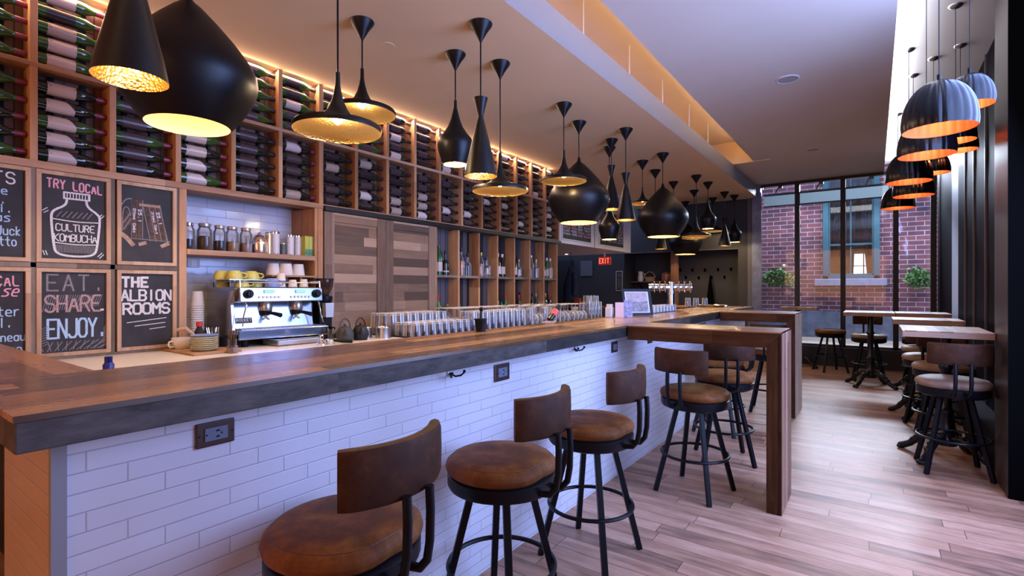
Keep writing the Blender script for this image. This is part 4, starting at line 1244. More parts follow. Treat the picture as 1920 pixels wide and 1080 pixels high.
for x in (-3.42, -3.17):
    for y in (1.50, 1.72): b.cyl((x, y, 1.159), .003, .044, 8)
tag(obj('cup_shelf', b, M['brushed'], None), 'thin metal cup shelf between two rows of yellow cups', 'shelf')
sh = thing('wooden_riser', 'small wooden riser on the machine carrying white paper cups', 'shelf', (-3.33, 1.98, 1.159))
b = MB(); b.box(-3.44, -3.24, 1.80, 2.125, 1.228, 1.240); obj('board', b, M['rack_h'], sh, .002)
for y in (1.86, 2.03):
    b = MB(); b.box(-3.42, -3.27, y - .008, y + .008, 1.1585, 1.228); obj('support', b, M['rack_h'], sh)
def paper_cup(x, y, z, r0, r1, h, label, group, stack=0, pitch=.0):
    t = thing('paper_cup' if not stack else 'paper_cup_stack', label, 'cup', (x, y, z), 0, group)
    n = stack or 1
    b = MB()
    for k in range(n):
        zz = z + k * pitch
        b.lathe([(r1, 0), (r1 + .002, .003), (r1, .006), (r0, h), (r0 * .9, h), (.0001, h - .003)], 24, (x, y, zz))
    return t, b
for x, y, lab in ((-3.36, 1.875, 'white paper cup at the left on the wooden riser'), (-3.32, 1.945, 'white paper cup in the middle on the wooden riser'), (-3.33, 2.040, 'white paper cup at the right on the wooden riser')):
    t, b = paper_cup(x, y, 1.240, .036, .046, .082, lab, 'paper cups on the riser'); obj('wall', b, M['paper_cup'], t)
for x, y, z, h, lab in ((-3.19, 1.835, 1.1585, .038, 'small white cup in front of the riser'), (-3.19, 1.835, 1.200, .050, 'small white cup standing on another in front of the riser'), (-3.17, 1.905, 1.1585, .050, 'white espresso cup under the front edge of the riser'), (-3.17, 1.985, 1.1585, .055, 'white espresso cup under the right side of the riser')):
    t, b = paper_cup(x, y, z, .022, .028, h, lab, 'small cups under the riser'); obj('wall', b, M['paper_cup'], t)
# leaning tower of cups left of the machine, each cup a thing
for k in range(19):
    z = CT + .0135 * k
    t, b = paper_cup(-3.36, 1.395, z, .030, .038, .090, f'white paper cup, {ORD[k + 1]} from the counter in the tall nested stack' if k < 18 else 'topmost white paper cup of the tall nested stack', 'nested paper cups beside the machine')
    obj('wall', b, M['paper_cup'], t)

# serving board with saucers, cup, sauce bottle, cutlery jar
b = MB(); b.box(-3.25, -2.86, 1.17, 1.42, CT, CT + .012)
tag(obj('serving_board', b, M['rack_h'], None, .004), 'wooden board under the saucers left of the espresso machine', 'board')
M['saucer'] = plain('cream_saucer', (.72, .68, .45), .25)
for k in range(8):
    t = thing('saucer', f'pale yellow saucer, {ORD[k + 1]} from the bottom of the pile' if k < 7 else 'top saucer of the pale yellow pile, blue tinged', 'saucer', (-2.98, 1.275, CT + .012 + .0105 * k), 0, 'pile of saucers')
    b = MB(); b.lathe([(.0001, 0), (.045, 0), (.066, .009), (.0685, .012), (.066, .013), (.040, .005), (.0001, .005)], 30, (-2.98, 1.275, CT + .012 + .0105 * k)); obj('dish', b, M['saucer'] if k < 7 else M['blue_glaze'], t)
cup_on(-3.17, 1.235, CT + .012, M['cream'], 'cream coffee cup on the board, handle to the left', .048, .062, False, -1.4, None)
t = thing('sauce_bottle', 'dark sauce bottle with a red cap behind the saucers', 'bottle', (-3.14, 1.315, CT + .012))
b = MB(); b.lathe([(.0001, 0), (.024, 0), (.025, .01), (.025, .09), (.013, .115), (.013, .122)], 20, (-3.14, 1.315, CT + .012)); obj('bottle_body', b, M['tea_black'], t)
b = MB(); b.cyl((-3.14, 1.315, CT + .134), .016, .026, 16); obj('cap', b, plain('red_cap', (.65, .03, .02), .4), t)
t = thing('wooden_tongs', 'pale wooden spoon leaning over the dark sauce bottle', 'spoon', (-3.12, 1.27, CT + .03))
b = MB(); b.tube([(-3.10, 1.30, CT + .030), (-3.12, 1.275, CT + .095), (-3.13, 1.235, CT + .128), (-3.14, 1.20, CT + .120)], [.006, .007, .016, .008], 8); obj('spoon_body', b, M['pale_frame'], t)
t = thing('straw_glass', 'glass of clear stirrers behind the saucers', 'glass', (-3.10, 1.37, CT + .012))
b = MB(); b.lathe([(.0001, .002), (.028, 0), (.032, .09)], 20, (-3.10, 1.37, CT + .012)); obj('tumbler', b, M['jar_glass'], t)
for k in range(9):
    a = k * .7; b = MB(); b.tube([(-3.10 + .01 * math.cos(a), 1.37 + .01 * math.sin(a), CT + .02), (-3.10 + .032 * math.cos(a), 1.37 + .032 * math.sin(a), CT + .125)], .002, 6); obj('stirrer', b, M['chrome'], t)
t = thing('sugar_jar', 'small glass of brown sugar sticks in front of the machine', 'glass', (-2.84, 1.355, CT))
b = MB(); b.lathe([(.0001, .002), (.026, 0), (.028, .035), (.022, .04), (.022, .075)], 20, (-2.84, 1.355, CT)); obj('tumbler', b, M['jar_glass'], t)
b = MB(); b.cyl((-2.84, 1.355, CT + .003), .024, .025, 16); obj('contents', b, M['rose'], t)
for k in range(8):
    a = k * .8; b = MB(); b.tube([(-2.84 + .008 * math.cos(a), 1.355 + .008 * math.sin(a), CT + .02), (-2.84 + .022 * math.cos(a), 1.355 + .022 * math.sin(a), CT + .12)], .0025, 6); obj('stick', b, M['tea_brown'], t)
t = thing('knock_box', 'black knock box tucked between the saucers and the machine', 'box', (-3.08, 1.41, CT))
b = MB(); b.lathe([(.0001, 0), (.045, 0), (.050, .07), (.046, .07), (.042, .01), (.0001, .008)], 24, (-3.10, 1.44, CT)); obj('drum', b, M['dark_plastic'], t)
t = thing('soap_bottle', 'blue bottle top poking up behind the near bar edge', 'bottle', (-2.62, .745, CT))
b = MB(); b.lathe([(.0001, 0), (.020, 0), (.020, .030), (.012, .042)], 18, (-2.62, .745, CT)); obj('bottle_body', b, plain('navy_bottle', (.02, .03, .22), .3), t)
b = MB(); b.cyl((-2.62, .745, CT + .040), .014, .024, 14); obj('cap', b, plain('navy_cap', (.01, .012, .12), .3), t)

# grinder
g = thing('coffee_grinder', 'black coffee grinder with a dark bean hopper beside the machine', 'grinder', (-3.16, 2.135, CT))
gx, gy = -3.14, 2.125
b = MB(); b.box(gx - .07, gx + .06, gy - .06, gy + .06, CT, CT + .035); b.box(gx - .07, gx + .02, gy - .05, gy + .05, CT + .035, CT + .26); obj('body', b, M['dark_plastic'], g, .008)
b = MB(); b.lathe([(.0001, 0), (.052, 0), (.055, .012), (.055, .035), (.04, .04), (.0001, .04)], 26, (gx, gy, CT + .26)); obj('collar', b, M['black_metal'], g)
b = MB(); b.lathe([(.026, 0), (.030, .01), (.058, .07), (.060, .115), (.0001, .115)], 26, (gx, gy, CT + .295)); obj('hopper', b, plain('smoked_hopper', (.045, .022, .016), .12), g)
b = MB(); b.cyl((gx, gy, CT + .41), .063, .010, 26); obj('lid', b, M['dark_plastic'], g)
b = MB(); b.prism([(-.030, .10), (.030, .10), (.034, .20), (-.034, .20)], gx + .02, gx + .065, lambda a, c, h: (h, gy + a, CT + c + .05)); obj('dosing_window', b, plain('pale_window', (.55, .62, .72), .2), g, .004)
b = MB(); b.tube([(gx + .02, gy, CT + .075), (gx + .10, gy + .01, CT + .075)], .010, 8); obj('fork', b, M['black_metal'], g)
t = thing('tamper', 'steel coffee tamper lying before the grinder', 'tamper', (-2.78, 1.86, CT))
b = MB(); b.lathe([(.0001, 0), (.028, 0), (.028, .012), (.012, .02), (.010, .035), (.016, .055), (.012, .066), (.0001, .068)], 20, (-2.78, 1.86, CT)); obj('tamper_body', b, M['chrome'], t)
t = thing('portafilter', 'loose black handled portafilter lying on the cream counter', 'portafilter', (-2.74, 1.95, CT))
b = MB(); b.lathe([(.0001, 0), (.026, 0), (.030, .02), (.032, .03), (.027, .03), (.02, .006), (.0001, .006)], 20, (-2.79, 1.925, CT)); obj('basket', b, M['chrome'], t)
b = MB(); b.tube([(-2.775, 1.95, CT + .022), (-2.74, 1.985, CT + .018), (-2.70, 2.03, CT + .016)], [.008, .012, .013], 10); obj('handle', b, M['dark_plastic'], t)
t = thing('shot_glass', 'tall pale measuring glass beside the grinder', 'glass', (-2.93, 2.03, CT))
b = MB(); b.lathe([(.0001, .002), (.016, 0), (.020, .085)], 18, (-2.93, 2.03, CT)); obj('tumbler', b, M['jar_glass'], t)
# iron teapots
def teapot(x, y, r, m, label, hs):
    t = thing('iron_teapot', label, 'teapot', (x, y, CT), 0, 'cast iron teapots')
    b = MB(); b.lathe([(.0001, 0), (r * .80, 0), (r, .03), (r * .98, .055), (r * .72, .088), (r * .42, .094), (r * .40, .100), (.0001, .102)], 28, (x, y, CT)); obj('body', b, m, t)
    b = MB(); b.ball((x, y, CT + .108), .009, 10, 8); obj('lid_knob', b, m, t)
    b = MB(); b.tube([(x + r * .7, y - r * .5, CT + .05), (x + r * 1.15, y - r * .8, CT + .07), (x + r * 1.3, y - r * .95, CT + .092)], [.014, .009, .006], 8); obj('spout', b, m, t)
    b = MB(); b.tube([(x, y + r * .72 * math.cos(a), CT + .082 + hs * math.sin(a)) for a in [PI * k / 14 for k in range(15)]], .0045, 8); obj('handle', b, m, t)
teapot(-2.86, 2.09, .058, plain('grey_iron', (.060, .062, .060), .6, .2, .2, 80, bump=.3), 'grey cast iron teapot with a tall hoop handle, the left of two', .068)
teapot(-2.86, 2.215, .056, plain('black_iron', (.018, .018, .020), .5, .3, .2, 80, bump=.3), 'black cast iron teapot with a hoop handle, the right of two', .068)
def steel_pot(x, y, r, h, label):
    t = thing('steel_pot', label, 'pot', (x, y, CT), 0, 'steel pots')
    b = MB(); b.lathe([(.0001, 0), (r, 0), (r * 1.02, h), (r * .97, h), (r * .95, .01), (.0001, .008)], 26, (x, y, CT)); obj('pot_body', b, M['brushed'], t)
    b = MB(); b.tube([(x + r * 1.02 * math.cos(k * PI / 16), y + r * 1.02 * math.sin(k * PI / 16), CT + h) for k in range(32)], .003, 6, closed=True); obj('rim', b, M['chrome'], t)
steel_pot(-2.96, 2.335, .048, .072, 'small steel pot right behind the black teapot')
steel_pot(-2.85, 2.405, .055, .074, 'round steel pot at the left end of the rows of glasses')

# ---- sliding barn doors
M['rail'] = plain('black_rail', (.016, .015, .018), .5, .4)
b = MB(); b.box(XR - .01, XR + .030, 2.20, 5.60, ZB - .048, ZB - .012)
tag(obj('door_rail', b, M['rail'], None, .002), 'long black sliding rail under the wine rack', 'rail')
def barn_door(y0, y1, x, label, sw):
    t = thing('sliding_door', label, 'door', (x, (y0 + y1) / 2, CT + .01), 0, 'sliding barn doors')
    z0, z1 = CT + .012, ZB - .050
    for a, c in ((y0, y0 + sw), (y1 - sw, y1)):
        b = MB(); b.box(x - .020, x + .008, a, c, z0, z1); obj('stile', b, M['door_stile'], t, .002)
    for a, c in ((z0, z0 + .07), (z1 - .070, z1)):
        b = MB(); b.box(x - .020, x + .006, y0 + sw, y1 - sw, a, c); obj('rail', b, M['door_planks'], t, .002)
    b = MB(); b.box(x - .018, x - .004, y0 + sw, y1 - sw, z0 + .07, z1 - .070); obj('plank_panel', b, M['door_planks'], t)
    for a in (y0 + .1, y1 - .1):
        b = MB(); b.box(x - .004, x + .004, a - .012, a + .012, z1, z1 + .018); obj('hanger', b, M['rail'], t)
barn_door(2.205, 2.775, XR + .002, 'left sliding barn door of reclaimed planks beside the grinder', .085)
barn_door(2.780, 3.355, XR - .002, 'right sliding barn door of reclaimed planks behind the glasses', .080)

# ---- bottle shelves
bs_ = thing('bottle_shelf', 'open wooden shelving of tall cells holding spirit bottles', 'shelf', (XR - .06, 4.45, CT))
PB = [3.372 + .3105 * k for k in range(8)]
for k, y in enumerate(PB):
    b = MB(); b.box(XR - .128, XR, y - .012, y + .012, CT, ZB - .05); obj('upright', b, M['rack_v'], bs_, .002)
b = MB(); b.box(XR - .128, XR - .002, PB[0], PB[-1], 1.253, 1.277); obj('shelf', b, M['grey_wood'], bs_, .002)
b = MB(); b.box(XR - .140, XR - .128, PB[0] - .01, PB[-1] + .01, CT, ZB - .04); obj('back_panel', b, M['grey_slats'], bs_)
def spirit(x, y, z, r, h, glass, lab, cap, label, sh=0, fill=None):
    t = thing('spirit_bottle', label, 'bottle', (x, y, z), 0, 'spirit bottles on the shelves')
    if sh == 0: pr = [(.0001, 0), (r, 0), (r, h * .58), (r * .8, h * .66), (r * .36, h * .78), (r * .34, h * .92)]
    elif sh == 1: pr = [(.0001, 0), (r, 0), (r * 1.05, h * .45), (r * .9, h * .55), (r * .35, h * .62), (r * .32, h * .90)]
    else: pr = [(.0001, 0), (r, 0), (r, h * .48), (r * .7, h * .60), (r * .40, h * .70), (r * .34, h * .92)]
    b = MB(); b.lathe(pr, 20, (x, y, z)); obj('glass_body', b, glass, t)
    if fill:
        b = MB(); b.lathe([(.0001, .004), (r * .93, .004), (r * .95, h * .52), (.0001, h * .52)], 18, (x, y, z)); obj('liquor', b, fill, t)
    if lab:
        b = MB(); b.lathe([(r * 1.012, h * .12), (r * 1.02, h * .12), (r * 1.02, h * .44), (r * 1.012, h * .44)], 20, (x, y, z)); obj('label', b, lab, t)
    b = MB(); b.lathe([(r * .36, h * .86), (r * .40, h * .87), (r * .40, h), (.0001, h)], 14, (x, y, z)); obj('cap', b, cap, t)
w_, gr, dk, cl = LAB[0][1], plain('green_spirit_glass', (.02, .10, .03), .1), M['bottle_dark'], M['spirit_glass']
amber = plain('amber_liquor', (.60, .22, .04), .15); paleY = plain('pale_yellow_liquor', (.60, .52, .22), .15); red_ = plain('red_wax', (.50, .02, .03), .4); blk = CAPS['black']; gold = plain('gold_cap', (.70, .50, .15), .3, .8); wht = M['white_paint']; rosew = plain('rose_liquor', (.50, .36, .30), .15)
zs = 1.2775
xs_ = XR - .062
SB = [(3.405, .020, .20, cl, w_, blk, 0, amber, 'small clear spirit bottle hard against the first upper cell side'),
 (3.470, .034, .275, gr, w_, gr, 0, None, 'green spirit bottle with a pale label in the first upper cell'),
 (3.560, .033, .235, dk, w_, blk, 1, None, 'stout dark bottle with a low white label in the first upper cell'),
 (3.715, .034, .245, cl, w_, blk, 0, None, 'clear bottle with a white label at the left of the second upper cell'),
 (3.785, .034, .275, cl, None, blk, 2, amber, 'amber spirit bottle with a dark neck in the second upper cell'),
 (3.885, .036, .225, cl, None, blk, 1, None, 'clear square-shouldered bottle at the right of the second upper cell'),
 (4.040, .036, .225, cl, w_, blk, 2, amber, 'amber whisky bottle at the left of the third upper cell'),
 (4.100, .030, .245, cl, None, gold, 0, amber, 'tall amber bottle with a gold cap in the third upper cell'),
 (4.190, .042, .200, cl, w_, blk, 1, None, 'wide clear bottle with a big white label in the third upper cell'),
 (4.385, .034, .255, dk, M['tin_print'], wht, 0, None, 'dark bottle with a patterned label at the left of the fourth upper cell'),
 (4.465, .034, .250, dk, LAB[0][1], wht, 2, None, 'dark bottle with a white label at the right of the fourth upper cell'),
 (4.690, .036, .240, dk, w_, wht, 0, None, 'black bottle with a diamond-bright label in the fifth upper cell'),
 (4.785, .030, .205, cl, M['tin_print'], gold, 1, None, 'smaller grey labelled bottle in the fifth upper cell'),
 (4.975, .034, .235, cl, LAB[0][1], blk, 2, None, 'clear bottle with a blue-white label at the left of the sixth upper cell'),
 (5.045, .032, .265, cl, None, M['chrome'], 0, None, 'tall clear bottle with a steel top in the sixth upper cell'),
 (5.150, .036, .220, cl, None, gold, 1, rosew, 'rosy bottle with a gold top at the right of the sixth upper cell'),
 (5.315, .028, .215, cl, M['tin_print'], blk, 0, None, 'small grey bottle at the left of the last upper cell'),
 (5.395, .030, .255, gr, LAB[4][1], wht, 0, None, 'green bottle with a cream label in the last upper cell'),
 (5.475, .034, .250, cl, LAB[4][1], wht, 2, paleY, 'pale yellow bottle at the right of the last upper cell')]
for (y, r, h, gl_, lb, cp, shp, fl_, lab) in SB: spirit(xs_, y, zs, r, h, gl_, lb, cp, lab, shp, fl_)
LB = [(3.455, .036, .285, gr, None, red_, 0, None, 'green bottle with a red foil top in the first lower cell'),
 (3.585, .030, .20, cl, w_, gold, 1, None, 'small clear bottle with a gold cap in the first lower cell'),
 (3.755, .032, .235, cl, None, blk, 0, None, 'clear bottle with a black cap in the second lower cell'),
 (4.060, .034, .215, cl, M['tin_print'], blk, 1, None, 'clear bottle with a printed label in the third lower cell'),
 (4.385, .030, .215, gr, None, wht, 0, None, 'green bottle with a white cap at the left of the fourth lower cell'),
 (4.450, .030, .235, gr, None, blk, 0, None, 'green bottle with a black cap in the middle of the fourth lower cell'),
 (4.525, .033, .280, gr, None, red_, 0, None, 'green bottle with a red cap at the right of the fourth lower cell'),
 (4.690, .032, .235, dk, None, blk, 0, None, 'dark bottle at the left of the fifth lower cell'),
 (4.785, .032, .275, dk, None, red_, 0, None, 'dark bottle with a red top at the right of the fifth lower cell'),
 (4.985, .030, .285, dk, red_, wht, 0, None, 'dark bottle with a red label in the sixth lower cell'),
 (5.065, .030, .295, dk, None, blk, 0, None, 'tall black bottle in the middle of the sixth lower cell'),
 (5.145, .030, .290, dk, None, gold, 0, None, 'dark bottle with a gold top at the right of the sixth lower cell'),
 (5.365, .032, .290, dk, w_, gold, 0, None, 'dark bottle with a gold top at the left of the last lower cell'),
 (5.465, .032, .285, dk, w_, red_, 0, None, 'dark bottle with a red-brown top at the right of the last lower cell')]
for (y, r, h, gl_, lb, cp, shp, fl_, lab) in LB: spirit(xs_, y, CT + .001, r, h, gl_, lb, cp, lab, shp, fl_)

# ---- rows of drinking glasses on black mats
for y0, y1, k in ((2.48, 3.10, 0), (3.12, 3.92, 1), (3.94, 4.74, 2), (4.76, 5.56, 3)):
    b = MB(); b.box(-3.16, -2.60, y0, y1, CT, CT + .008)
    tag(obj('bar_mat', b, M['dark_plastic'], None, .002), f'black ribbed mat under the glasses, {ORD[k + 1]} from the teapots', 'mat', 'black bar mats')
GZ = CT + .008
def gl_tumbler(r, h, name):
    b = MB(); b.lathe([(r, 0), (r * 1.0, .003), (r * .86, h - .006), (r * .80, h), (.0001, h)], 16)
    b.lathe([(r * .93, .001), (r * .80, h - .014), (.0001, h - .014)], 16)
    return obj(name, b, M['clear'])
def gl_wine(r, h, name):
    b = MB(); b.lathe([(r * .82, 0), (r, h * .22), (r * .98, h * .34), (r * .55, h * .50), (r * .12, h * .56), (r * .09, h * .92), (r * .3, h * .965), (r * .95, h * .985), (r * .95, h), (.0001, h)], 16)
    return obj(name, b, M['clear'])
tum = gl_tumbler(.036, .095, 'tumbler'); pint = gl_tumbler(.041, .155, 'pint_glass'); wine = gl_wine(.042, .175, 'wine_glass'); stack = gl_tumbler(.036, .115, 'tumbler')
used = set()
def put(src, x, y, z, label, cat, group):
    if src.name not in used:
        used.add(src.name); o = src; o.location = (x, y, z); o['label'] = label
    else:
        o = dup(src, (x, y, z), None, label)
    o['category'] = cat; o['group'] = group
rg = random.Random(3)
for a in range(8):
    for c in range(3):
        put(tum, -2.66 - .080 * c, 2.535 + .077 * a + rg.uniform(-.004, .004), GZ, 'short clear tumbler upside down in the front rows nearest the teapots', 'glass', 'short tumblers')
    for c in range(3):
        put(pint, -2.915 - .086 * c, 2.535 + .077 * a * 1.0 + rg.uniform(-.004, .004), GZ, 'tall clear glass upside down in the back rows before the barn door', 'glass', 'tall glasses')
for a in range(9):
    for c in range(2):
        put(pint, -2.665 - .09 * c, 3.17 + .088 * a, GZ, 'tall clear glass upside down beside the black pot', 'glass', 'tall glasses beside the pot')
    for c in range(3):
        put(wine, -2.855 - .095 * c, 3.17 + .088 * a + rg.uniform(-.004, .004), GZ, 'clear stemmed wine glass upside down in the middle of the long row', 'glass', 'stemmed glasses')
for a in range(9):
    for c in range(5):
        put(wine if (a + c) % 3 else pint, -2.655 - .098 * c, 3.99 + .086 * a + rg.uniform(-.004, .004), GZ, 'clear glass upside down in the dense rows before the bottle shelves' if (a + c) % 3 else 'straight clear glass upside down in the dense rows before the bottle shelves', 'glass', 'dense rows of glasses' if (a + c) % 3 else 'straight glasses in dense rows')
for a in range(4):
    for c in range(3):
        put(wine, -2.66 - .098 * c, 4.82 + .088 * a, GZ, 'clear stemmed glass upside down left of the stacked tumblers', 'glass', 'stemmed glasses by the stacks')
for a in range(4):
    for c in range(2):
        for k in range(3 if (a + c) % 2 == 0 else 2):
            put(stack, -2.66 - .085 * c, 5.235 + .085 * a, GZ + k * .072, 'clear tumbler in the stacked towers at the end of the glasses', 'glass', 'stacked tumblers')
t = thing('muddler_pot', 'small black pot holding a muddler on the bar in front of the glasses', 'pot', (-1.66, 2.04, BT))
b = MB(); b.lathe([(.0001, 0), (.026, 0), (.030, .055), (.034, .062), (.034, .066), (.029, .066), (.024, .01), (.0001, .008)], 20, (-1.66, 2.04, BT)); obj('pot_body', b, M['dark_plastic'], t)
b = MB(); b.tube([(-1.66, 2.04, BT + .012), (-1.66, 2.045, BT + .11)], .006, 8); b.ball((-1.66, 2.045, BT + .115), .012, 10, 8); obj('muddler', b, M['black_metal'], t)
t = thing('wine_basket_bottle', 'tilted bottle with a red and white label in a pale cradle', 'bottle', (-1.665, 2.78, BT))
b = MB(); b.tube([(-1.675, 2.75, BT + .022), (-1.672, 2.79, BT + .055), (-1.668, 2.83, BT + .088), (-1.665, 2.85, BT + .115)], [.020, .022, .021, .009], 12); obj('bottle_body', b, dk, t)
b = MB(); b.tube([(-1.6725, 2.783, BT + .050), (-1.669, 2.818, BT + .079)], [.0232, .0228], 12); obj('label', b, plain('red_white_label', (.62, .10, .07), .5, 0, .6, 50), t)
t2 = thing('bottle_cradle', 'pale cradle holding the tilted red labelled bottle', 'cradle', (-1.665, 2.74, BT))
b = MB(); b.tube([(-1.69, 2.68, BT + .010), (-1.675, 2.72, BT + .006), (-1.66, 2.76, BT + .006), (-1.66, 2.80, BT + .014)], [.006, .012, .012, .006], 8); obj('cradle_body', b, M['pale_frame'], t2)

# ================================================================== black and gold pendants over the bar
WARM = (1.0, 0.74, 0.44)
SHAPES = {
 'wide': ([(.183, .0), (.1835, .018), (.178, .026), (.150, .034), (.105, .046), (.070, .064), (.045, .090), (.028, .125), (.017, .165), (.011, .20), (.0095, .255), (.0001, .258)],
          [(.181, .001), (.176, .012), (.145, .030), (.100, .042), (.066, .060), (.042, .086), (.024, .118), (.0001, .12)], .255, .055),
 'fat': ([(.076, .0), (.094, .045), (.107, .085), (.1125, .120), (.111, .145), (.100, .168), (.074, .198), (.048, .238), (.030, .285), (.018, .330), (.0105, .360), (.009, .405), (.0001, .407)],
         [(.075, .001), (.092, .045), (.105, .085), (.110, .120), (.108, .143), (.097, .165), (.071, .195), (.0001, .21)], .405, .035),
 'tall': ([(.0925, .0), (.080, .065), (.050, .195), (.026, .290), (.0155, .330), (.0165, .345), (.026, .385), (.040, .438), (.0001, .440)],
          [(.091, .001), (.078, .065), (.048, .195), (.0001, .21)], .438, .10),
 'stout': ([(.162, .0), (.205, .055), (.243, .115), (.266, .170), (.272, .205), (.266, .245), (.240, .295), (.185, .370), (.120, .445), (.058, .510), (.028, .535), (.016, .548), (.013, .580), (.0001, .582)],
           [(.160, .001), (.203, .055), (.240, .115), (.263, .170), (.268, .205), (.262, .245), (.236, .292), (.181, .367), (.10, .42), (.0001, .44)], .58, .13)}
SHAPES['wide_small'] = tuple([(r * .75, z * .75) for r, z in q] if isinstance(q, list) else q * .75 for q in SHAPES['wide'])
LPOW = {'wide_small': 1.6, 'wide': 2.4, 'fat': 3.2, 'tall': .35, 'stout': 5.0}
ldata = {}
lamp_protos = {}
def make_lamp(kind):
    """pieces around the origin at the rim"""
    outer, inner, top, bz = SHAPES[kind]
    me = []
    b = MB(); b.lathe(outer, 56); b.lathe([outer[0], (inner[0][0], inner[0][1])], 56); me.append(('lamp_shade', b, M['shade_black']))
    b = MB(); b.lathe(inner, 56); me.append(('lining', b, M['gold_pale'] if kind in ('stout', 'fat') else M['gold_in']))
    b = MB(); b.ball((0, 0, bz), .022 if kind != 'stout' else .032, 14, 10); b.cyl((0, 0, bz + .02), .014, .05, 12); me.append(('bulb', b, M['faint_bulb'] if kind == 'tall' else M['bulb']))
    return me
CEIL = 2.63
def pendant(kind, x, y, zr, label, seen=True):
    t = thing(f'pendant_lamp', label, 'lamp', (x, y, zr), 0, 'black and gold pendants over the bar')
    if kind not in lamp_protos:
        lamp_protos[kind] = [obj(n, b, m, t, world=False) for n, b, m in make_lamp(kind)]
    else:
        for o in lamp_protos[kind]:
            c = o.copy(); COL.objects.link(c); c.parent = t
    top = SHAPES[kind][2]
    b = MB(); b.tube([(x, y, zr + top - .01), (x, y, CEIL - .085)], .0042, 8); obj('cord', b, M['black_metal'], t)
    b = MB(); b.lathe([(.0001, -.105), (.006, -.104), (.012, -.092), (.036, -.050), (.063, -.012), (.066, -.004), (.064, 0)], 32, (x, y, CEIL)); obj('canopy', b, M['shade_black'], t)
    if kind not in ldata:
        d = bpy.data.lights.new(f'{kind}_lamp_light', 'POINT'); d.energy = LPOW[kind]; d.color = WARM; d.shadow_soft_size = .02; ldata[kind] = d
    l = bpy.data.objects.new('lamp_light', ldata[kind]); COL.objects.link(l); l.parent = t; l.location = (0, 0, max(.012, SHAPES[kind][3] - .045))
    return t
PENDANTS = [
 ('tall', -1.72, .54, 1.743, 'tall black cone pendant nearest the camera, top left, gold inside'),
 ('stout', -2.42, .97, 1.854, 'huge bulbous black pendant at the top left behind the near cone'),
 ('wide', -1.87, 1.33, 1.820, 'wide flat pendant with a broad gold underside, the lower of two near ones'),
 ('wide', -2.31, 1.80, 2.113, 'wide flat pendant hanging higher just behind the near wide one'),
 ('fat', -2.15, 2.39, 1.930, 'round onion-shaped pendant left of the tall hourglass one'),
 ('tall', -1.79, 2.20, 1.775, 'tall hourglass pendant between the onion and the wide shade'),
 ('wide', -2.00, 2.66, 1.785, 'wide flat pendant below and right of the near hourglass one'),
 ('wide', -2.03, 3.55, 2.007, 'wide flat pendant overlapping the big bulbous shade mid row'),
 ('stout', -2.14, 4.01, 1.733, 'big bulbous pendant mid row in front of the menu boards'),
 ('tall', -2.13, 4.67, 1.935, 'tall cone pendant directly above the small onion pendant'),
 ('fat', -2.26, 4.91, 1.664, 'small onion-shaped pendant hanging low before the second menu board'),
 ('tall', -1.88, 4.44, 1.784, 'tall hourglass pendant right of the small low onion one'),
 ('wide_small', -2.19, 5.66, 2.135, 'wide flat pendant high up just left of the second bulbous shade'),
 ('fat', -2.23, 6.19, 1.870, 'onion-shaped pendant whose shade hides behind the second bulbous one'),
 ('tall', -2.27, 7.02, 1.865, 'tall pendant whose shade hides behind the second bulbous one on its right'),
 ('tall', -2.74, 7.87, 1.772, 'tall cone pendant peeping out under the second bulbous shade'),
 ('stout', -1.89, 5.48, 1.717, 'second big bulbous pendant, in front of the dark far wall'),
 ('wide', -1.90, 6.80, 1.831, 'wide flat pendant lit bright gold before the far bulbous shade'),
 ('wide', -2.21, 7.80, 1.905, 'wide flat pendant hidden behind the bright wide one'),
 ('fat', -1.89, 7.33, 1.983, 'onion-shaped pendant near the end, a bright wide shade behind it'),
 ('wide', -2.15, 8.64, 2.085, 'wide flat pendant glowing behind the far onion-shaped one'),
 ('tall', -1.87, 8.21, 1.804, 'small looking tall cone pendant next to last on the right'),
 ('fat', -1.81, 8.59, 1.886, 'onion-shaped pendant at the far right end of the rows'),
 ('stout', -2.62, 8.73, 1.731, 'farthest big bulbous pendant, low before the coat hooks')]
for p in PENDANTS: pendant(*p)

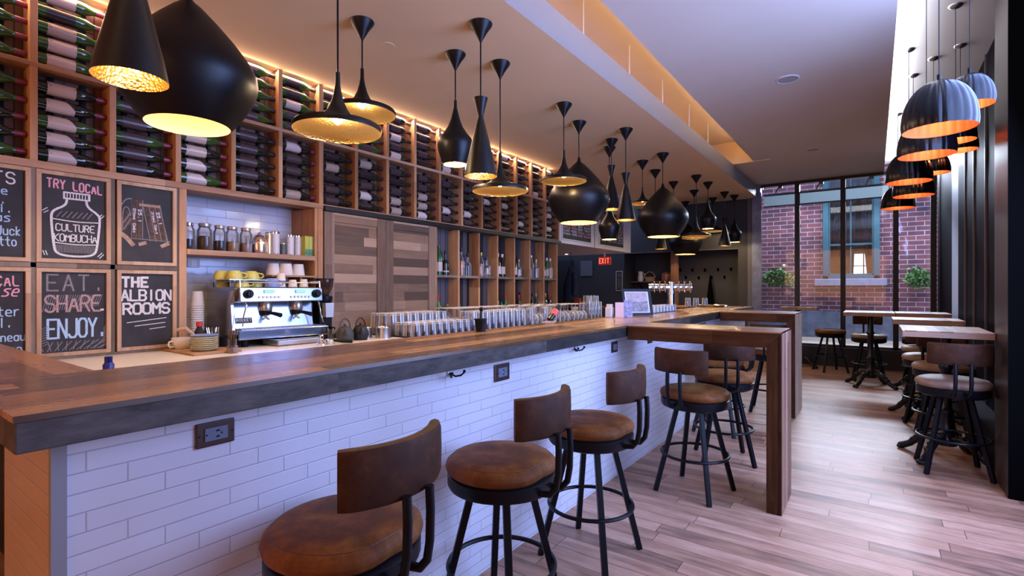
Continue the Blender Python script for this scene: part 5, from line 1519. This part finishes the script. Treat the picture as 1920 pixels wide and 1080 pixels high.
# ================================================================== ribbed copper-lined domes by the right wall
TRAY = 3.0
def dome(D, x, y, zr, label):
    t = thing('dome_pendant', label, 'lamp', (x, y, zr), 0, 'ribbed dome pendants on the right')
    R = D / 2; Hh = D * .80
    prof = []
    for k in range(15):
        a = PI / 2 * k / 14
        prof.append((R * max(.0001, (math.cos(a) ** .85) * (1 + .05 * math.sin(2 * a))), Hh * math.sin(a)))
    prof[0] = (R * .985, 0)
    b = MB(); b.lathe(prof, 144, (x, y, zr), lobes=22, amp=.03); obj('lamp_shade', b, M['dome_black'], t)
    b = MB(); b.lathe([(r * (.982 if k == 0 else .958), z * .965 + (.001 if k == 0 else 0)) for k, (r, z) in enumerate(prof)], 144, (x, y, zr), lobes=22, amp=.014); obj('lining', b, M['copper_in'], t)
    b = MB(); b.ball((x, y, zr + Hh * .42), .022, 12, 8); b.cyl((x, y, zr + Hh * .5), .013, .06, 10); obj('bulb', b, M['dome_bulb'], t)
    b = MB(); b.cyl((x, y, zr + Hh - .004), .008, .035, 10); b.tube([(x, y, zr + Hh), (x, y, TRAY - .01)], .0022, 6); obj('cord', b, M['black_metal'], t)
    b = MB(); b.lathe([(.0001, -.024), (.012, -.022), (.030, -.014), (.040, -.004), (.041, 0)], 28, (x, y, TRAY)); obj('canopy', b, M['brushed'], t)
    if 'dome' not in ldata:
        d = bpy.data.lights.new('dome_lamp_light', 'POINT'); d.energy = .55; d.color = (1.0, .60, .34); d.shadow_soft_size = .02; ldata['dome'] = d
    l = bpy.data.objects.new('lamp_light', ldata['dome']); COL.objects.link(l); l.parent = t; l.location = (0, 0, Hh * .30)
for a in [(.297, .254, 3.207, 1.920, 'largest looking ribbed dome pendant, nearest on the right, copper inside'),
          (.297, .262, 4.07, 1.978, 'ribbed dome pendant directly below and behind the nearest one'),
          (.297, .215, 4.98, 1.974, 'ribbed dome pendant third in the larger row'),
          (.297, .272, 5.60, 1.952, 'ribbed dome pendant fourth in the larger row'),
          (.297, .200, 6.75, 2.000, 'lowest ribbed dome pendant, in front of the far glazing'),
          (.215, .414, 3.64, 2.130, 'small ribbed dome pendant nearest the right wall, high up'),
          (.215, .430, 4.38, 2.113, 'small ribbed dome pendant, upper of the pair right of the big dome'),
          (.215, .530, 5.12, 2.200, 'small ribbed dome pendant, lower of the pair right of the big dome'),
          (.215, .385, 5.28, 2.075, 'small ribbed dome pendant with bright copper rim behind the third big dome')]: dome(*a)

# ceiling fittings
M['grille_white'] = plain('white_grille', (.46, .42, .42), .7, 0, .3, 200)
for x, y, z, r, lab in ((-.567, 4.59, 2.83, .085, 'round white ceiling speaker nearer the camera'), (-.607, 7.085, 2.83, .075, 'round white ceiling speaker nearer the glazing')):
    t = thing('ceiling_speaker', lab, 'speaker', (x, y, z), 0, 'ceiling speakers')
    b = MB(); b.lathe([(.0001, -.004), (r * .86, -.004)], 32, (x, y, z)); obj('grille', b, M['grille_white'], t)
    b = MB(); b.lathe([(r * .86, -.005), (r * .92, -.008), (r, -.004), (r, 0)], 32, (x, y, z)); obj('rim', b, M['white_paint'], t)
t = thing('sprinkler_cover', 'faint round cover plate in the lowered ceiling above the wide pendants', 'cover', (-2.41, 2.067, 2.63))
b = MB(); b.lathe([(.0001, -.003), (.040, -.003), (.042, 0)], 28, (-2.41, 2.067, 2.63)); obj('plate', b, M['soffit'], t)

# ================================================================== bar end: menu, cards, taps, glasses, plate
t = thing('framed_menu', 'black framed menu leaning back on the bar near the beer taps', 'frame', (-1.55, 3.95, BT))
a0, a1 = Vector((-1.640, 3.84, 0)), Vector((-1.465, 4.02, 0))
d_ = (a1 - a0).normalized(); nrm = Vector((d_.y, -d_.x, 0))
lean = 0.06
def mf(u, v, k=0.0):
    p = a0.lerp(a1, u) - nrm * (lean * v) + nrm * k
    return (p.x, p.y, BT + .004 + v * .215)
b = MB()
def slab(b, u0, u1, v0, v1, k0, k1, mat=0):
    vs = [mf(u, v, k) for k in (k0, k1) for u, v in ((u0, v0), (u1, v0), (u1, v1), (u0, v1))]
    b.add(vs, [(0, 3, 2, 1), (4, 5, 6, 7), (0, 1, 5, 4), (1, 2, 6, 5), (2, 3, 7, 6), (3, 0, 4, 7)], mat)
for q in ((0, 1, 0, .10), (0, 1, .90, 1), (0, .09, .1, .9), (.91, 1, .1, .9)): slab(b, *q, -.012, .006)
obj('frame', b, M['dark_plastic'], t)
b = MB(); slab(b, .09, .91, .10, .90, -.010, .001); obj('mat_board', b, M['white_paint'], t)
t_ = NT('menu_print'); p_, P_ = t_.pos(); n_ = t_.noise(p_, 45, 3)
t_.set(Base_Color=t_.mix(t_.math('GREATER_THAN', P_['z'], BT + .115), t_.ramp(n_, [(.35, (.10, .075, .08)), (.62, (.30, .26, .27))]), t_.ramp(n_, [(.3, (.34, .22, .22)), (.7, (.48, .40, .40))])), Roughness=.35)
b = MB(); slab(b, .14, .86, .14, .86, .001, .002); obj('menu_sheet', b, t_.m, t)
b = MB(); b.bar(mf(.5, .75, -.012), (a0.lerp(a1, .5).x - nrm.x * .11, a0.lerp(a1, .5).y - nrm.y * .11, BT + .003), .03, .006); obj('easel_leg', b, M['dark_plastic'], t)
M['card'] = plain('pale_lilac_card', (.62, .58, .72), .6, 0, .3, 40)
for k, (x, y, h, lab, m) in enumerate(((-1.60, 3.66, .115, 'pale pink tent card on the bar left of the menu', plain('pink_card', (.70, .52, .52), .6)), (-1.545, 3.70, .135, 'blue-grey tent card between the pink one and the menu', plain('blue_card', (.30, .33, .50), .6, 0, .5, 60)))):
    t = thing('tent_card', lab, 'card', (x, y, BT), 0, 'tent cards on the bar')
    for s in (-1, 1):
        b = MB(); b.bar((x - s * .022 * .4, y + s * .022 * .92, BT + .001), (x, y, BT + h), .065, .0015, up=(-.4, .92, 0)); obj('leaf', b, m, t)
t = thing('card_box', 'small white box of cards behind the tent cards', 'box', (-1.675, 3.64, BT))
b = MB(); b.box(-1.70, -1.65, 3.615, 3.675, BT, BT + .075); obj('carton', b, M['white_paint'], t, .003)
b = MB(); b.box(-1.692, -1.658, 3.622, 3.668, BT + .075, BT + .10); obj('cards', b, M['cream'], t)
# beer tap tower
tp = thing('beer_tap_tower', 'chrome T-shaped beer tap tower at the far part of the bar', 'beer tap', (-1.69, 5.15, BT))
tx, ty = -1.69, 5.15
b = MB(); b.lathe([(.0001, 0), (.060, 0), (.060, .012), (.042, .016), (.040, .275), (.034, .292), (.0001, .298)], 28, (tx, ty, BT)); obj('column', b, M['chrome'], tp)
dvec = Vector((.813, .582, 0))
c0 = Vector((tx, ty, BT + .235))
b = MB(); b.tube([c0 - dvec * .235, c0 + dvec * .205], .036, 20); obj('cross_bar', b, M['chrome'], tp)
for k, s in enumerate((-.19, -.135, -.08, .06, .115, .17)):
    q = c0 + dvec * s + Vector((.582, -.813, 0)) * .036
    b = MB(); b.tube([q, q + Vector((.582, -.813, 0)) * .035, q + Vector((.582, -.813, 0)) * .045 + Vector((0, 0, -.05))], .008, 8); fa = obj('faucet', b, M['chrome'], tp)
    b = MB(); b.tube([q + Vector((.582, -.813, 0)) * .03, q + Vector((.582, -.813, 0)) * .035 + Vector((0, 0, .06))], [.006, .009], 8); obj('tap_handle', b, M['brushed'], fa)
b = MB(); b.box(-1.72, -1.585, 4.30, 5.05, BT, BT + .006); b_ = tag(obj('glass_mat', b, M['dark_plastic'], None), 'dark mat under the glasses beside the beer taps', 'mat')
bt = gl_tumbler(.034, .060, 'beer_glass')
n0 = 0
for a in range(8):
    for c in range(2):
        put(bt, -1.685 + .072 * c, 4.35 + .088 * a, BT + .0065, 'small clear glass upside down on the mat beside the beer taps', 'glass', 'small glasses by the taps')
tl = gl_tumbler(.036, .105, 'beer_glass')
for k, (x, y, lab) in enumerate(((-1.90, 6.43, 'tall clear glass left of the tap column'), (-1.80, 6.43, 'tall clear glass just right of the tap column'), (-1.70, 6.45, 'tall clear glass farther right of the tap column'))):
    put(tl, x, y, BT, lab, 'glass', 'tall glasses behind the taps')
t = thing('round_tray', 'shiny round tray of glass lying on the far end of the bar', 'tray', (-1.60, 6.42, BT))
b = MB(); b.lathe([(.0001, .002), (.15, .002), (.165, .022), (.170, .024), (.158, .006), (.0001, .006)], 40, (-1.60, 6.42, BT)); obj('dish', b, M['chrome'], t)

# things behind the taps on the service counter
sv = thing('service_counter', 'low wooden ledge in the passage behind the end of the glasses', 'counter', (-3.9, 7.0, 0))
b = MB(); b.box(-4.6, -3.35, 6.75, 7.15, .855, .885); obj('worktop', b, M['bartop_cross'], sv, .002)
b = MB(); b.box(-4.58, -3.37, 6.78, 7.13, 0, .855); obj('body', b, M['wall_black'], sv)
t = thing('till', 'black till screen tilted back at the end of the glass rows', 'till', (-2.45, 5.9, CT))
b = MB(); b.bar((-2.50, 5.72, CT + .02), (-2.38, 5.90, CT + .19), .30, .025, up=(.8, .55, 0)); obj('screen', b, M['dark_plastic'], t, .004)
b = MB(); b.box(-2.60, -2.36, 5.80, 6.02, CT - .78, CT + .03); obj('stand', b, M['black_metal'], t, .004)
t = thing('napkin_holder', 'white paper cups in a black holder left of the till', 'holder', (-3.02, 5.42, CT))
b = MB(); b.lathe([(.0001, 0), (.034, 0), (.042, .115), (.038, .115), (.030, .01), (.0001, .008)], 22, (-3.0, 5.72 - .2, CT + .008)); obj('paper_cup', b, M['white_paint'], t)
t = thing('red_tin', 'small red box on the ledge under the exit sign', 'tin', (-3.72, 6.95, .885))
b = MB(); b.box(-3.76, -3.68, 6.90, 6.98, .885, 1.0); obj('carton', b, plain('red_box', (.42, .05, .03), .5, 0, .4, 30), t, .003)
t = thing('hanging_coat', 'dark navy coat hanging at the near end of the passage', 'coat', (-4.02, 7.0, 1.5))
M['navy'] = plain('navy_cloth', (.012, .018, .04), .9, 0, .4, 12)
b = MB()
b.grid(lambda u, v: (-3.99 + (.03 + .10 * min(1, u * 2.2)) * math.cos(2 * PI * v), 7.2 + (.02 + .07 * min(1, u * 2.2)) * math.sin(2 * PI * v) * (1 + .15 * math.sin(9 * 2 * PI * v / 3)), 1.50 - .68 * u), 14, 36)
obj('coat_body', b, M['navy'], t)
b = MB(); b.tube([(-3.90, 7.16, 1.40), (-3.87, 7.13, 1.22), (-3.88, 7.12, 1.05)], [.035, .04, .035], 10); obj('sleeve', b, M['navy'], t)
b = MB(); b.tube([(-3.99, 7.2, 1.49), (-3.99, 7.2, 1.735)], .005, 6); obj('hanger_rod', b, M['black_metal'], t)

# exit sign
ex = thing('exit_sign', 'red lit EXIT sign under the white menu bulkhead', 'sign', (-3.59, 7.6, 1.54))
exx0, exx1, exz0, exz1, exy = -3.695, -3.480, 1.535, 1.668, 7.60
b = MB(); b.box(exx0, exx1, exy, exy + .04, exz0, exz1); obj('housing', b, glow('red_sign_face', (.40, .03, .03), .12), ex, .004)
b = MB(); fx = lambda u, v: (u, exy - .002, v); write(b, 'EXIT', exx0 + .020, exz0 + .028, .078, .178, .012, fx, soft=False); obj('lettering', b, glow('exit_letters', (1.0, .10, .06), .9), ex)
b = MB(); b.box(-3.60, -3.58, exy + .01, exy + .03, exz1, 1.741); obj('ceiling_mount', b, M['white_paint'], ex)
# downlight
t = thing('downlight', 'small bright downlight in the passage ceiling', 'light', (-4.29, 7.6, 1.74))
b = MB(); b.lathe([(.0001, -.002), (.030, -.002)], 20, (-4.29, 7.6, 1.74)); obj('lens', b, glow('downlight_lens', (1.0, .92, .8), 12), t)
b = MB(); b.lathe([(.030, -.003), (.042, -.005), (.044, 0)], 20, (-4.29, 7.6, 1.74)); obj('rim', b, M['white_paint'], t)
d = bpy.data.lights.new('downlight_lamp', 'SPOT'); d.energy = 6; d.color = (1, .9, .78); d.spot_size = 1.9; d.shadow_soft_size = .03
l = bpy.data.objects.new('downlight_lamp', d); COL.objects.link(l); l.location = (-4.29, 7.6, 1.73)

# menu boards on the bulkhead
rr_ = random.Random(9)
def menu_board(y0, y1, z0, z1, label, cols):
    t = thing('menu_board', label, 'chalkboard', (-3.28, (y0 + y1) / 2, z0), 0, 'menu boards on the bulkhead')
    b = MB(); b.box(-3.292, -3.276, y0, y1, z0, z1); obj('slate', b, M['slate'], t)
    f = .014
    b = MB(); b.box(-3.292, -3.270, y0 - f, y0, z0 - f, z1 + f); b.box(-3.292, -3.270, y1, y1 + f, z0 - f, z1 + f); b.box(-3.292, -3.270, y0, y1, z0 - f, z0); b.box(-3.292, -3.270, y0, y1, z1, z1 + f); obj('frame', b, M['white_paint'], t)
    fm = lambda u, v: (-3.2755, u, v)
    words_ = ['BREAD', 'PORK', 'BEEF', 'SALMON', 'DUCK', 'SOUP', 'LAMB', 'SALAD', 'TROUT', 'CAKE', 'CIDER', 'PANNA']
    bufs = {m: MB() for m in cols}
    z = z1 - .075
    row = 0
    while z > z0 + .02:
        for c in range(2):
            m = cols[(row // 2 + c) % len(cols)]
            wd = rr_.choice(words_) + ' ' + rr_.choice(words_)
            wlen = min((y1 - y0) * .46, .040 * len(wd))
            write(bufs[m], wd, y0 + .03 + c * (y1 - y0) * .49, z, .027, wlen, .006, fm)
        z -= .041; row += 1
    for m, b in bufs.items():
        if b.v: obj('chalk_writing', b, M[m], t)
menu_board(5.70, 6.50, 1.80, 2.30, 'left chalk menu board on the white bulkhead, crowded with writing', ['chalk_white', 'chalk_pink'])
menu_board(6.79, 7.64, 1.80, 2.30, 'right chalk menu board on the white bulkhead, behind the low onion pendant', ['chalk_pink', 'chalk_white', 'chalk_blue'])
b = MB(); b.box(-3.290, -3.286, 6.635, 6.645, 1.74, 2.62); struct('trim_22', b, M['wall_grey'])
# poster with a white outline
t = thing('chalk_poster', 'narrow black poster with a thin white border on the dark far wall', 'poster', (-3.90, FY - .01, 1.1))
b = MB(); b.box(-4.03, -3.885, FY - .012, FY, 1.10, 1.49); obj('sheet', b, M['slate'], t)
fp = lambda u, v: (u, FY - .0135, v)
b = MB(); ribbon(b, [(-4.02, 1.11), (-3.895, 1.11), (-3.895, 1.48), (-4.02, 1.48), (-4.02, 1.11)], .007, fp); obj('border', b, M['chalk_white'], t)
b = MB(); ribbon(b, chaikin([(-3.985, 1.40), (-3.957, 1.44), (-3.93, 1.40), (-3.957, 1.37), (-3.985, 1.40)]), .006, fp)
for k in range(6): ribbon(b, [(-4.0 + .01 * (k % 2), 1.33 - .034 * k), (-3.915 - .008 * (k % 3), 1.33 - .034 * k)], .005, fp)
obj('drawing', b, M['chalk_grey'], t)
# hooks and a coat on the recessed wall
for k, (x, z) in enumerate(((-2.97, 1.502), (-2.747, 1.493), (-2.521, 1.488), (-2.295, 1.490), (-2.076, 1.492), (-2.866, 1.354), (-2.633, 1.345), (-2.408, 1.350), (-2.185, 1.352))):
    lab = f'black hook on the recessed far wall, {ORD[k + 1]} from the left in the upper row' if k < 5 else f'black hook on the recessed far wall, {ORD[k - 4]} from the left in the lower row'
    t = thing('wall_hook', lab, 'hook', (x, 9.6, z), 0, 'hooks on the far wall')
    b = MB(); b.box(x - .016, x + .016, 9.585, 9.60, z - .03, z + .03); obj('back_plate', b, M['column_black'], t, .003)
    b = MB(); b.tube([(x, 9.585, z), (x, 9.55, z - .015), (x, 9.53, z), (x, 9.53, z + .025)], .008, 8); obj('prong', b, M['column_black'], t)
t = thing('hanging_coat', 'long black coat hanging from a lower hook on the recessed far wall', 'coat', (-2.408, 9.5, .75))
b = MB()
b.grid(lambda u, v: (-2.408 + (.012 + .085 * u) * math.cos(2 * PI * v), 9.50 + (.012 + .05 * u) * math.sin(2 * PI * v) * (1 + .2 * math.sin(6 * PI * v)), 1.385 - .72 * u), 14, 30)
obj('coat_body', b, M['column_black'], t)
# service shelf with pots on the recessed wall and the wooden post
t = thing('wall_shelf', 'short wooden shelf with baskets on the dark recessed wall', 'shelf', (-3.45, 9.45, 1.27))
b = MB(); b.box(-3.845, -2.95, 9.32, 9.60, 1.268, 1.288); obj('board', b, M['bartop_cross'], t, .002)
for x in (-3.7, -3.1):
    b = MB(); b.bar((x, 9.58, 1.14), (x, 9.36, 1.268), .02, .02); obj('bracket', b, M['column_black'], t)
M['wicker'] = plain('wicker', (.34, .22, .14), .8, 0, .5, 70, bump=.6)
t = thing('wicker_basket', 'pale wicker basket with a handle on the wall shelf', 'basket', (-3.50, 9.42, 1.288))
b = MB(); b.lathe([(.0001, 0), (.085, 0), (.105, .085), (.098, .085), (.08, .008), (.0001, .006)], 26, (-3.50, 9.42, 1.288)); obj('bowl', b, M['wicker'], t)
b = MB(); b.tube([(-3.50 + .10 * math.cos(PI * k / 12), 9.42, 1.288 + .08 + .10 * math.sin(PI * k / 12)) for k in range(13)], .010, 8); obj('handle', b, M['wicker'], t)
t = thing('copper_pot', 'round copper coloured basket pot at the right of the wall shelf', 'pot', (-3.18, 9.44, 1.288))
b = MB(); b.lathe([(.0001, 0), (.085, 0), (.10, .05), (.098, .13), (.06, .165), (.0001, .172)], 28, (-3.18, 9.44, 1.288)); obj('body', b, plain('copper_brown', (.42, .18, .11), .4, .4, .4, 30, bump=.3), t)
t = thing('white_jug', 'white jug at the left of the wall shelf', 'jug', (-3.68, 9.42, 1.288))
b = MB(); b.lathe([(.0001, 0), (.05, 0), (.058, .07), (.042, .15), (.050, .19), (.045, .19), (.0001, .17)], 24, (-3.68, 9.42, 1.288)); obj('body', b, M['cream'], t)
b = MB(); b.tube([(-3.635, 9.42, 1.288 + .16), (-3.60, 9.42, 1.288 + .14), (-3.60, 9.42, 1.288 + .08), (-3.627, 9.42, 1.288 + .05)], .008, 8); obj('handle', b, M['cream'], t)
b = MB(); b.box(-2.985, -2.87, FY + .02, FY + .13, 0, 1.82); struct('column_3', b, M['leg_wood'], .004)
